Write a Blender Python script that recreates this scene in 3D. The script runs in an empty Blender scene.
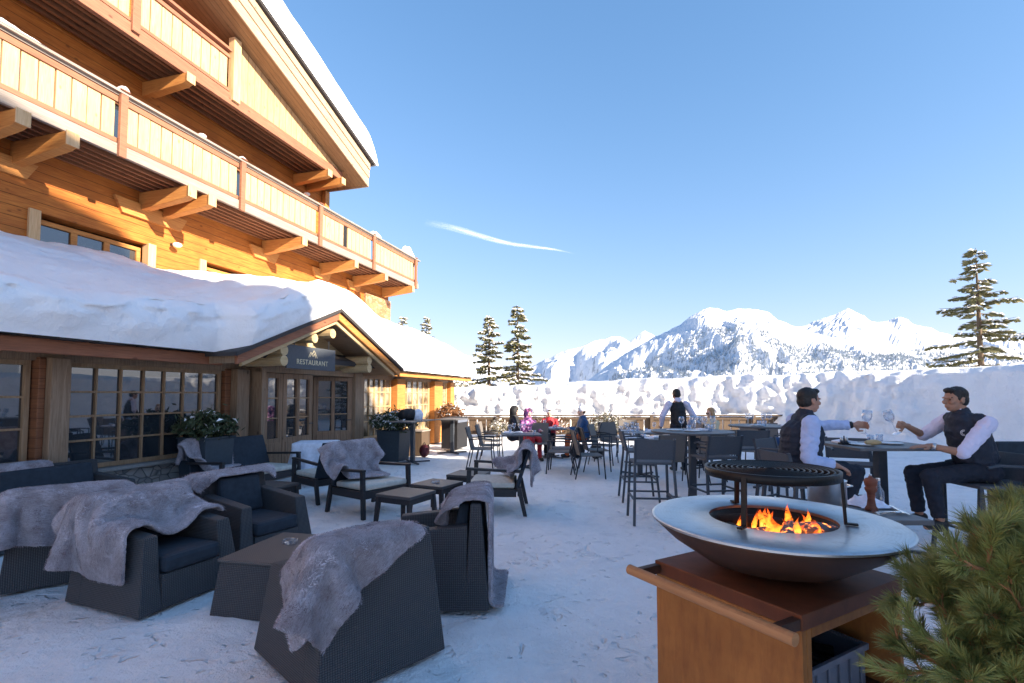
import bpy, bmesh, math, random
import numpy as np
from mathutils import Matrix, Vector, noise as mnoise
random.seed(7)
R = math.radians
sc = bpy.context.scene
COL = sc.collection

# ------------------------------------------------------------------ materials
MATS = {}
class NT:
    def __init__(s, name):
        s.m = bpy.data.materials.new(name); s.m.use_nodes = True
        s.t = s.m.node_tree; s.t.nodes.clear()
        s.out = s.n('ShaderNodeOutputMaterial')
        s.p = s.n('ShaderNodeBsdfPrincipled')
        s.l(s.p.outputs[0], s.out.inputs[0])
        MATS[name] = s.m
    def n(s, typ, **kw):
        n = s.t.nodes.new(typ)
        for k, v in kw.items(): setattr(n, k, v)
        return n
    def l(s, a, b): s.t.links.new(a, b)
    def uv(s, scale=(1,1,1), src='UV', rot=(0,0,0)):
        tc = s.n('ShaderNodeTexCoord'); mp = s.n('ShaderNodeMapping')
        mp.inputs['Scale'].default_value = scale; mp.inputs['Rotation'].default_value = rot
        s.l(tc.outputs[src], mp.inputs['Vector']); return mp.outputs[0]
    def noise(s, vec, scale, detail=4, rough=.55, dist=0):
        n = s.n('ShaderNodeTexNoise'); n.inputs['Scale'].default_value = scale
        n.inputs['Detail'].default_value = detail; n.inputs['Roughness'].default_value = rough
        n.inputs['Distortion'].default_value = dist
        s.l(vec, n.inputs['Vector']); return n.outputs[0]
    def ramp(s, fac, stops, interp='LINEAR'):
        r = s.n('ShaderNodeValToRGB'); r.color_ramp.interpolation = interp
        while len(r.color_ramp.elements) < len(stops): r.color_ramp.elements.new(.5)
        for e, (p, c) in zip(r.color_ramp.elements, stops):
            e.position = p; e.color = (c, c, c, 1) if not hasattr(c, '__len__') else (*c, 1)
        s.l(fac, r.inputs[0]); return r.outputs[0]
    def mix(s, fac, a, b, mode='MIX'):
        m = s.n('ShaderNodeMix'); m.data_type = 'RGBA'; m.blend_type = mode
        for inp, v in ((m.inputs[0], fac), (m.inputs[6], a), (m.inputs[7], b)):
            if hasattr(v, 'is_output'): s.l(v, inp)
            else: inp.default_value = v if not hasattr(v, '__len__') else (*v, 1)
        return m.outputs[2]
    def math(s, op, a, b=None, c=None):
        m = s.n('ShaderNodeMath', operation=op)
        for i, v in enumerate((a, b, c)):
            if v is None: continue
            if hasattr(v, 'is_output'): s.l(v, m.inputs[i])
            else: m.inputs[i].default_value = v
        return m.outputs[0]
    def bump(s, h, strength=.3, dist=.01):
        b = s.n('ShaderNodeBump'); b.inputs['Strength'].default_value = strength
        b.inputs['Distance'].default_value = dist
        s.l(h, b.inputs['Height']); s.l(b.outputs[0], s.p.inputs['Normal'])
    def set(s, **kw):
        for k, v in kw.items():
            i = s.p.inputs[k.replace('_', ' ')]
            if hasattr(v, 'is_output'): s.l(v, i)
            elif hasattr(v, '__len__') and len(v) == 3: i.default_value = (*v, 1)
            else: i.default_value = v
        return s

def plain(name, col, rough=.6, metal=0, spec=.5, var=.12, vs=18, bump=0):
    t = NT(name); v = t.uv(src='Object')
    nz = t.noise(v, vs, 3)
    c = t.mix(t.ramp(nz, [(.3, 0), (.7, 1)]), [x*(1-var) for x in col], [min(1, x*(1+var)) for x in col])
    t.set(Base_Color=c, Roughness=rough, Metallic=metal); t.p.inputs['Specular IOR Level'].default_value = spec
    if bump: t.bump(t.noise(v, vs*4, 3), bump, .004)
    return t.m

def wood(name, light, dark, plank=.0, gap=.25, rough=.65, along='x', knots=True, grain=1.0, var=.5):
    # grain along UV x (or y); plank = board width in metres across the grain
    t = NT(name)
    rot = (0, 0, 0) if along == 'x' else (0, 0, R(90))
    uv = t.uv(rot=rot)
    sep = t.n('ShaderNodeSeparateXYZ'); t.l(uv, sep.inputs[0])
    if plank:
        b = t.math('DIVIDE', sep.outputs[1], plank)
        idx = t.math('FLOOR', b); fr = t.math('FRACT', b)
    else:
        idx = 0.0; fr = None
    cmb = t.n('ShaderNodeCombineXYZ')
    oi = t.n('ShaderNodeObjectInfo')
    t.l(t.math('ADD', t.math('MULTIPLY', sep.outputs[0], .6), t.math('MULTIPLY', idx, 7.31)) if plank else t.math('MULTIPLY', sep.outputs[0], .6), cmb.inputs[0])
    t.l(t.math('MULTIPLY', sep.outputs[1], 9.0), cmb.inputs[1])
    t.l(t.math('MULTIPLY', oi.outputs['Random'], 13.0), cmb.inputs[2])
    g = t.noise(cmb.outputs[0], 4*grain, 6, .6, 1.2)
    c = t.mix(t.ramp(g, [(.32, 0), (.68, 1)]), dark, light)
    big = t.noise(uv, .9, 3)
    c = t.mix(t.math('MULTIPLY', t.ramp(big, [(.4, 0), (.75, 1)]), var), c, [x*.62 for x in dark])
    if knots:
        vo = t.n('ShaderNodeTexVoronoi'); vo.inputs['Scale'].default_value = 4.2
        mp = t.n('ShaderNodeMapping'); mp.inputs['Scale'].default_value = (.55, 1, 1); t.l(uv, mp.inputs[0]); t.l(mp.outputs[0], vo.inputs['Vector'])
        k = t.ramp(vo.outputs['Distance'], [(.05, 1), (.11, 0)])
        c = t.mix(t.math('MULTIPLY', k, .7), c, [x*.3 for x in dark])
    if plank:
        wn = t.n('ShaderNodeTexWhiteNoise'); wn.noise_dimensions = '1D'; t.l(idx, wn.inputs['W'])
        c = t.mix(t.math('MULTIPLY', wn.outputs[0], gap), c, dark)
        ln = t.ramp(fr, [(0, 0), (.045, 1), (.955, 1), (1, 0)])
        c = t.mix(ln, [x*.18 for x in dark], c)
        h = t.math('ADD', t.math('MULTIPLY', ln, .6), t.math('MULTIPLY', g, .25))
        t.bump(h, .6, .012)
    else:
        t.bump(g, .25, .006)
    t.set(Base_Color=c, Roughness=rough); t.p.inputs['Specular IOR Level'].default_value = .3
    return t.m

def snow(name, col=(.92, .92, .93), b1=.5, d1=.05, s1=3, dirt=False, src='Object'):
    t = NT(name); v = t.uv(src=src)
    n1 = t.noise(v, s1, 8, .62); n2 = t.noise(v, s1*14, 4, .6)
    h = t.math('ADD', n1, t.math('MULTIPLY', n2, .16))
    c = t.mix(t.ramp(n1, [(.3, 0), (.7, 1)]), [x*.93 for x in col], col)
    if dirt:
        d1n = t.noise(t.uv((1, .8, 1), src=src), 1.1, 7, .65)
        c = t.mix(t.math('MULTIPLY', t.ramp(d1n, [(.5, 0), (.74, 1)]), .55), c, (.62, .64, .67))
        sp = t.noise(v, 22, 5, .7)
        m1 = t.noise(v, .8, 3)
        c = t.mix(t.math('MULTIPLY', t.ramp(sp, [(.64, 0), (.72, 1)]), t.ramp(m1, [(.42, 0), (.6, .8)])), c, (.26, .23, .2))
        # trodden brown patch where people walk between the seats
        geo = t.n('ShaderNodeNewGeometry'); vm = t.n('ShaderNodeVectorMath', operation='DISTANCE')
        t.l(geo.outputs['Position'], vm.inputs[0]); vm.inputs[1].default_value = (-3.75, 3.55, 0)
        ds = t.math('ADD', vm.outputs['Value'], t.math('MULTIPLY', n2, .9))
        pm = t.math('MULTIPLY', t.ramp(ds, [(.45, 1), (1.15, 0)]), t.ramp(t.noise(v, 6, 6, .7), [(.4, 0), (.6, .75)]))
        c = t.mix(pm, c, (.24, .19, .15))
    t.set(Base_Color=c, Roughness=.75); t.p.inputs['Specular IOR Level'].default_value = .25
    if dirt:
        vo = t.n('ShaderNodeTexVoronoi', feature='SMOOTH_F1'); vo.inputs['Scale'].default_value = 3.6; vo.inputs['Randomness'].default_value = 1
        wv = t.n('ShaderNodeVectorMath', operation='ADD'); t.l(t.uv((1, .8, 1), src=src), wv.inputs[0]); nn = t.n('ShaderNodeTexNoise'); nn.inputs['Scale'].default_value = 5; t.l(v, nn.inputs['Vector']); t.l(nn.outputs['Color'], wv.inputs[1]); t.l(wv.outputs[0], vo.inputs['Vector'])
        boot = t.ramp(vo.outputs['Distance'], [(.10, 0), (.26, 1)])
        h = t.math('ADD', h, t.math('MULTIPLY', boot, .35)); c2 = t.mix(t.math('MULTIPLY', t.math('SUBTRACT', 1.0, boot), .22), c, (.70, .72, .76)); t.l(c2, t.p.inputs['Base Color'])
    t.bump(h, b1, d1)
    return t.m

snow('snow_ground', (.93, .92, .92), 1.0, .075, 5.5, dirt=True)
snow('snow_soft', (.92, .92, .93), .7, .08, 2.2)
snow('snow_rough', (.9, .9, .91), .8, .15, 2.6)
snow('snow_small', (.92, .92, .93), .3, .02, 9)

wood('larch_wall', (.60, .22, .04), (.34, .095, .018), plank=.17, var=.7)
wood('larch_dark', (.30, .13, .06), (.17, .07, .035), plank=.12)
wood('larch_beam', (.60, .28, .08), (.42, .16, .045), var=.2)
wood('pale_board', (.66, .46, .26), (.52, .32, .15), along='y', var=.15)
wood('pale_plank', (.64, .43, .23), (.48, .27, .12), plank=.2, along='y', var=.2)
wood('red_rail', (.36, .165, .095), (.24, .10, .06), var=.3)
wood('grey_wood', (.36, .31, .27), (.24, .20, .17), knots=False, var=.4)
wood('soffit', (.34, .20, .10), (.22, .12, .055), plank=.12, along='x', var=.2)
wood('rake_wood', (.48, .36, .25), (.36, .25, .16), var=.15)
wood('post_wood', (.34, .24, .16), (.2, .13, .08), along='y', var=.4)
wood('frame_wood', (.38, .26, .16), (.24, .15, .08), along='y', knots=False)
wood('door_wood', (.34, .22, .14), (.2, .12, .07), along='y', plank=.14)
wood('red_beam', (.36, .15, .08), (.22, .085, .045), var=.3)
wood('log_end', (.62, .48, .28), (.46, .32, .16), knots=False)
wood('fence_wood', (.13, .085, .055), (.07, .05, .035), along='y', var=.3)
wood('grill_handle', (.50, .25, .11), (.38, .17, .07), knots=False, grain=.6)
wood('mill_wood', (.26, .09, .05), (.16, .05, .03), knots=False)

plain('dark_metal', (.035, .04, .05), .42, .3)
plain('stool_metal', (.05, .06, .075), .45, .3)
plain('dark_top', (.10, .10, .105), .5)
plain('lounge_frame', (.022, .02, .022), .55)
plain('navy_fabric', (.018, .028, .042), .85, var=.2, bump=.3)
plain('cream_fabric', (.55, .53, .47), .9)
plain('white_cloth', (.72, .76, .86), .9)
plain('napkin', (.78, .8, .86), .9)
plain('slate_sign', (.065, .075, .09), .7)
plain('gold_letter', (.72, .62, .42), .5)
plain('pot_blue', (.03, .045, .06), .6)
plain('black_iron', (.02, .018, .017), .5, .6, bump=.4)
plain('skin_mid', (.42, .22, .15), .55, var=.06)
plain('skin_tan', (.36, .19, .12), .55, var=.06)
plain('skin_pale', (.62, .40, .31), .55, var=.06)
plain('hair_dark', (.012, .01, .009), .6, var=.3, vs=60)
plain('hair_brown', (.06, .035, .02), .6, var=.3, vs=60)
plain('hair_blond', (.45, .26, .12), .6, var=.3, vs=60)
plain('vest_navy', (.014, .02, .036), .75, var=.2, bump=.2)
plain('shirt_blue', (.44, .53, .78), .85, var=.05)
plain('shirt_pale', (.66, .64, .80), .85, var=.05)
plain('trouser', (.010, .014, .026), .85, var=.2)
plain('shoe', (.01, .01, .01), .5)
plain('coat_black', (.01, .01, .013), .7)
plain('coat_blue', (.02, .07, .18), .7)
plain('coat_red', (.45, .02, .03), .7)
plain('coat_cream', (.66, .56, .38), .85)
plain('orange_cloth', (.6, .12, .03), .8)
plain('steel', (.6, .6, .6), .28, 1)
plain('silver', (.75, .75, .75), .2, 1)
plain('white_paint', (.75, .78, .8), .6)
plain('plastic_grey', (.13, .15, .20), .5)
plain('stone_cap', (.22, .22, .21), .8, bump=.5)
plain('bark', (.13, .09, .06), .9, bump=.6)
plain('twig', (.42, .20, .09), .8)
plain('spruce_needle', (.15, .14, .06), .75, var=.35, vs=1.2)
plain('pine_needle', (.24, .26, .075), .5, var=.4, vs=9)
plain('shrub_leaf', (.05, .07, .03), .7, var=.4, vs=12)
plain('frost_leaf', (.22, .20, .13), .8, var=.4, vs=9)
plain('rust_leaf', (.22, .10, .04), .8, var=.4, vs=9)
plain('terracotta', (.35, .12, .07), .8)
plain('bounce_plaster', (.78, .74, .68), .9)  # pale so the added shade chalets bounce fill light onto the terrace
plain('roof_slate', (.04, .035, .035), .8, bump=.6)
plain('bottle_green', (.02, .05, .03), .15)
plain('red_bag', (.12, .01, .015), .6)
plain('charcoal', (.012, .011, .011), .9, bump=.8)
plain('white_light', (.8, .8, .8), .4)

def special():
    # woven rattan
    t = NT('rattan'); uv = t.uv()
    sp = t.n('ShaderNodeSeparateXYZ'); t.l(uv, sp.inputs[0])
    k = math.pi/.014
    a = t.math('SINE', t.math('MULTIPLY', sp.outputs[0], k)); b = t.math('SINE', t.math('MULTIPLY', sp.outputs[1], k*1.15))
    w = t.math('MULTIPLY', t.math('POWER', t.math('ABSOLUTE', a), .6), t.math('POWER', t.math('ABSOLUTE', b), .6))
    w2 = t.noise(uv, 30, 3)
    c = t.mix(t.ramp(w, [(.3, 0), (.8, 1)]), (.012, .013, .017), (.085, .09, .10))
    c = t.mix(t.math('MULTIPLY', w2, .35), c, (.05, .045, .04))
    t.set(Base_Color=c, Roughness=.6); t.bump(w, .8, .006)
    # table top weave
    t = NT('rattan_top'); uv = t.uv(); sp = t.n('ShaderNodeSeparateXYZ'); t.l(uv, sp.inputs[0])
    a = t.math('SINE', t.math('MULTIPLY', sp.outputs[0], k*1.5)); b = t.math('SINE', t.math('MULTIPLY', sp.outputs[1], k*1.5))
    w = t.math('ADD', t.math('MULTIPLY', t.math('MULTIPLY', a, b), .5), .5)
    t.set(Base_Color=t.mix(w, (.045, .043, .045), (.09, .085, .085)), Roughness=.5); t.bump(w, .4, .004)
    # fur
    t = NT('fur'); v = t.uv(src='UV')
    n1 = t.noise(v, 6, 5, .6, .6); n2 = t.noise(t.uv((1, 3.5, 1), src='UV'), 38, 5, .75, 1.2)
    c = t.mix(t.ramp(n1, [(.3, 0), (.62, 1)]), (.26, .21, .23), (.58, .54, .61))
    c = t.mix(t.math('MULTIPLY', t.ramp(n2, [(.36, 1), (.56, 0)]), .62), c, (.12, .085, .09))
    t.set(Base_Color=c, Roughness=.95); t.p.inputs['Sheen Weight'].default_value = .45; t.p.inputs['Sheen Roughness'].default_value = .5
    t.p.inputs['Specular IOR Level'].default_value = .1
    t.bump(t.math('ADD', n1, t.math('MULTIPLY', n2, .9)), 1.0, .03)
    t = NT('fur_hair'); v = t.uv(src='UV'); n1 = t.noise(v, 5, 5, .65, .8); n2 = t.noise(t.uv((1, 2.2, 1), src='UV'), 13, 5, .75, 1.2)
    c = t.mix(t.ramp(n1, [(.36, 0), (.6, 1)]), (.30, .235, .255), (.80, .76, .84)); c = t.mix(t.math('MULTIPLY', t.ramp(n2, [(.40, 1), (.58, 0)]), .75), c, (.15, .10, .105))
    t.set(Base_Color=c, Roughness=.9); t.p.inputs['Specular IOR Level'].default_value = .15
    t = NT('fur_back'); v = t.uv(src='UV')
    t.set(Base_Color=t.mix(t.noise(v, 20, 4), (.17, .11, .085), (.24, .165, .125)), Roughness=.9); t.p.inputs['Sheen Weight'].default_value = .3
    t.bump(t.noise(v, 60, 3), .5, .01)
    # corten
    t = NT('corten'); v = t.uv(src='Object'); n1 = t.noise(v, 3.5, 7, .65); n2 = t.noise(t.uv((1, 1, .18), src='Object'), 26, 5, .7)
    c = t.mix(t.ramp(n1, [(.3, 0), (.7, 1)]), (.29, .105, .022), (.45, .18, .042))
    c = t.mix(t.math('MULTIPLY', t.ramp(n2, [(.45, 0), (.75, 1)]), .55), c, (.16, .052, .016))
    t.set(Base_Color=c, Roughness=.7, Metallic=.15); t.bump(n2, .25, .004)
    t = NT('corten_dark'); v = t.uv(src='Object'); n1 = t.noise(v, 5, 7, .65)
    c = t.mix(t.ramp(n1, [(.3, 0), (.7, 1)]), (.035, .017, .012), (.10, .042, .022))
    t.set(Base_Color=c, Roughness=.6, Metallic=.2); t.bump(n1, .2, .004)
    t = NT('corten_top'); v = t.uv(src='Object'); n1 = t.noise(v, 7, 7, .65)
    c = t.mix(t.ramp(n1, [(.3, 0), (.7, 1)]), (.12, .036, .014), (.22, .065, .022))
    t.set(Base_Color=c, Roughness=.65, Metallic=.15); t.bump(n1, .2, .004)
    # griddle plate
    t = NT('griddle'); tc = t.n('ShaderNodeTexCoord')
    v = tc.outputs['Object']
    wv = t.n('ShaderNodeTexWave', wave_type='RINGS', rings_direction='Z'); t.l(v, wv.inputs[0]); wv.inputs['Scale'].default_value = 22; wv.inputs['Distortion'].default_value = 5; wv.inputs['Detail'].default_value = 3
    n1 = t.noise(v, 5, 6, .6)
    c = t.mix(n1, (.40, .42, .44), (.62, .64, .66)); c = t.mix(t.math('MULTIPLY', wv.outputs[1], .22), c, (.36, .36, .36))
    ln_ = t.n('ShaderNodeVectorMath', operation='LENGTH'); fl_ = t.n('ShaderNodeVectorMath', operation='MULTIPLY'); fl_.inputs[1].default_value = (1, 1, 0); t.l(v, fl_.inputs[0]); t.l(fl_.outputs[0], ln_.inputs[0])
    rr_ = t.math('ADD', ln_.outputs['Value'], t.math('MULTIPLY', t.noise(v, 9, 6, .7), .10)); c = t.mix(t.math('MULTIPLY', t.ramp(rr_, [(.30, 1), (.40, 0)]), .75), c, (.11, .10, .10)); c = t.mix(t.math('MULTIPLY', t.ramp(t.noise(v, 14, 7, .75), [(.52, 0), (.7, 1)]), .4), c, (.2, .17, .15))
    t.set(Base_Color=c, Metallic=.85, Roughness=t.math('ADD', t.math('MULTIPLY', n1, .2), .26)); t.bump(wv.outputs[1], .08, .002)
    # windows
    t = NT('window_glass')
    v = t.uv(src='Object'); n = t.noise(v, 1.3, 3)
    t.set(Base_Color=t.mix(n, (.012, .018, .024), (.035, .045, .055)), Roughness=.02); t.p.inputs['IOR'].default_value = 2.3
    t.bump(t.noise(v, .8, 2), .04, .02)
    t = NT('window_glass_sunlit')  # paler copy for the right-hand windows, sunlight put into the glass colour
    v = t.uv(src='Object'); n = t.noise(v, 2.3, 4)
    t.set(Base_Color=t.mix(t.ramp(n, [(.4, 0), (.6, 1)]), (.10, .08, .05), (.42, .34, .24)), Roughness=.03); t.p.inputs['IOR'].default_value = 1.9
    # clear glass
    t = NT('clear_glass'); tr = t.n('ShaderNodeBsdfTransparent'); gl = t.n('ShaderNodeBsdfGlossy'); mx = t.n('ShaderNodeMixShader'); lw = t.n('ShaderNodeLayerWeight'); lw.inputs[0].default_value = .28
    tr.inputs[0].default_value = (.93, .95, .97, 1); gl.inputs[0].default_value = (.9, .93, 1, 1); gl.inputs[1].default_value = .03
    t.l(t.math('ADD', t.math('MULTIPLY', lw.outputs['Facing'], .75), .06), mx.inputs[0]); t.l(tr.outputs[0], mx.inputs[1]); t.l(gl.outputs[0], mx.inputs[2]); t.l(mx.outputs[0], t.out.inputs[0])
    # stone wall
    t = NT('stone_wall'); v = t.uv((1, 1.7, 1)); vo = t.n('ShaderNodeTexVoronoi', feature='DISTANCE_TO_EDGE'); vo.inputs['Scale'].default_value = 6.0
    vc = t.n('ShaderNodeTexVoronoi'); vc.inputs['Scale'].default_value = 6.0; t.l(v, vo.inputs['Vector']); t.l(v, vc.inputs['Vector'])
    sp = t.n('ShaderNodeSeparateXYZ'); t.l(vc.outputs['Color'], sp.inputs[0])
    c = t.mix(sp.outputs[0], (.16, .17, .18), (.40, .39, .36)); c = t.mix(t.math('MULTIPLY', t.noise(v, 16, 5), .5), c, (.2, .18, .16))
    e = t.ramp(vo.outputs[0], [(.0, 0), (.06, 1)])
    c = t.mix(e, (.12, .12, .12), c); t.set(Base_Color=c, Roughness=.85); t.bump(t.math('ADD', e, t.math('MULTIPLY', t.noise(v, 20, 4), .3)), .8, .02)
    # brickish rubble end of the chalet
    t = NT('rubble'); v = t.uv((1, 2.2, 1)); vo = t.n('ShaderNodeTexVoronoi', feature='DISTANCE_TO_EDGE'); vo.inputs['Scale'].default_value = 4.5
    vc = t.n('ShaderNodeTexVoronoi'); vc.inputs['Scale'].default_value = 4.5; t.l(v, vo.inputs['Vector']); t.l(v, vc.inputs['Vector'])
    sp = t.n('ShaderNodeSeparateXYZ'); t.l(vc.outputs['Color'], sp.inputs[0])
    c = t.mix(sp.outputs[0], (.36, .14, .06), (.55, .3, .16)); c = t.mix(t.ramp(vo.outputs[0], [(.0, 0), (.08, 1)]), (.18, .09, .05), c)
    t.set(Base_Color=c, Roughness=.85)
    # textilene sling
    t = NT('sling'); v = t.uv(src='Object'); n = t.noise(v, 90, 2)
    t.set(Base_Color=t.mix(n, (.11, .095, .085), (.2, .175, .155)), Roughness=.75)
    t = NT('sling_dark'); v = t.uv(src='Object'); n = t.noise(v, 90, 2)
    t.set(Base_Color=t.mix(n, (.045, .05, .06), (.09, .095, .11)), Roughness=.7)
    # flower hood
    t = NT('floral'); v = t.uv(src='Object'); vo = t.n('ShaderNodeTexVoronoi'); vo.inputs['Scale'].default_value = 14; t.l(v, vo.inputs['Vector'])
    t.set(Base_Color=t.ramp(vo.outputs['Distance'], [(.2, (.75, .55, .8)), (.35, (.5, .12, .35)), (.6, (.06, .02, .12))]), Roughness=.7)
    # fire
    t = NT('flame'); em = t.n('ShaderNodeEmission'); tr = t.n('ShaderNodeBsdfTransparent'); mx = t.n('ShaderNodeMixShader')
    tc = t.n('ShaderNodeTexCoord'); sp = t.n('ShaderNodeSeparateXYZ'); t.l(tc.outputs['UV'], sp.inputs[0])
    lw = t.n('ShaderNodeLayerWeight'); lw.inputs[0].default_value = .35
    c = t.ramp(sp.outputs[1], [(0, (1, .42, .07)), (.35, (1, .22, .02)), (.8, (.9, .10, .01))])
    nz = t.noise(t.uv((1, .55, 1), src='Object'), 26, 4, .6, 1.5)
    fac = t.math('MULTIPLY', t.math('SUBTRACT', 1.0, lw.outputs['Facing']), t.ramp(sp.outputs[1], [(0, 1), (.55, .8), (1, .0)]))
    fac = t.math('MULTIPLY', fac, t.ramp(nz, [(.36, 0), (.62, 1)]))
    t.l(c, em.inputs[0]); em.inputs[1].default_value = .95; t.l(fac, mx.inputs[0]); t.l(tr.outputs[0], mx.inputs[1]); t.l(em.outputs[0], mx.inputs[2]); t.l(mx.outputs[0], t.out.inputs[0])
    t = NT('ember'); v = t.uv(src='Object'); n = t.noise(v, 30, 5, .7)
    t.set(Base_Color=t.mix(n, (.02, .015, .015), (.35, .33, .32)), Roughness=.9)
    t.l(t.ramp(n, [(.55, (0, 0, 0)), (.7, (1, .2, .02))]), t.p.inputs['Emission Color']); t.p.inputs['Emission Strength'].default_value = 2.0
    t.bump(n, .8, .01)
    # mountains
    t = NT('mountain'); geo = t.n('ShaderNodeNewGeometry'); sp = t.n('ShaderNodeSeparateXYZ'); t.l(geo.outputs['True Normal'], sp.inputs[0])
    pos = t.n('ShaderNodeSeparateXYZ'); t.l(geo.outputs['Position'], pos.inputs[0])
    mp = t.n('ShaderNodeMapping'); mp.inputs['Scale'].default_value = (.001,)*3; t.l(geo.outputs['Position'], mp.inputs[0])
    n1 = t.noise(mp.outputs[0], 9, 8, .7); n2 = t.noise(mp.outputs[0], 60, 5, .7)
    sl = t.math('ADD', sp.outputs[2], t.math('MULTIPLY', t.math('SUBTRACT', n1, .5), .9))
    rock = t.ramp(sl, [(.30, 1), (.44, 0)])
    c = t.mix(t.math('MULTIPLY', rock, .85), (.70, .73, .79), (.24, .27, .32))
    t.set(Base_Color=c, Roughness=.9); t.bump(t.math('ADD', n1, t.math('MULTIPLY', n2, .4)), .6, 60)
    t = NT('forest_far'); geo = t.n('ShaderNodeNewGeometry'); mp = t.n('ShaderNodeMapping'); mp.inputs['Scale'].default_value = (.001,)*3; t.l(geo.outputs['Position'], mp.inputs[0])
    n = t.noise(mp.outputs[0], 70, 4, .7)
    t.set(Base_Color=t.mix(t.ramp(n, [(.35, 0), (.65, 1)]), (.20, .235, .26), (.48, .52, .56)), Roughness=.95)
    # cloud
    t = NT('cloud'); em = t.n('ShaderNodeBsdfTranslucent'); df = t.n('ShaderNodeBsdfDiffuse'); tr = t.n('ShaderNodeBsdfTransparent'); mx = t.n('ShaderNodeMixShader'); m2 = t.n('ShaderNodeMixShader')
    m2.inputs[0].default_value = .5; t.l(em.outputs[0], m2.inputs[1]); t.l(df.outputs[0], m2.inputs[2])
    em.inputs[0].default_value = (1, 1, 1, 1); df.inputs[0].default_value = (1, 1, 1, 1)
    tc = t.n('ShaderNodeTexCoord'); s2 = t.n('ShaderNodeSeparateXYZ'); t.l(tc.outputs['UV'], s2.inputs[0])
    nz = t.noise(t.uv((3, 1.2, 1), src='UV'), 2.4, 7, .65, .8)
    ex = t.ramp(s2.outputs[0], [(0, 0), (.3, .8), (.8, 1), (1, 0)]); ey = t.ramp(s2.outputs[1], [(0, 0), (.5, 1), (1, 0)])
    f = t.math('MULTIPLY', t.math('MULTIPLY', ex, ey), t.ramp(nz, [(.3, .1), (.65, .85)]))
    t.l(f, mx.inputs[0]); t.l(tr.outputs[0], mx.inputs[1]); t.l(m2.outputs[0], mx.inputs[2]); t.l(mx.outputs[0], t.out.inputs[0])
special()
M = MATS

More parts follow.
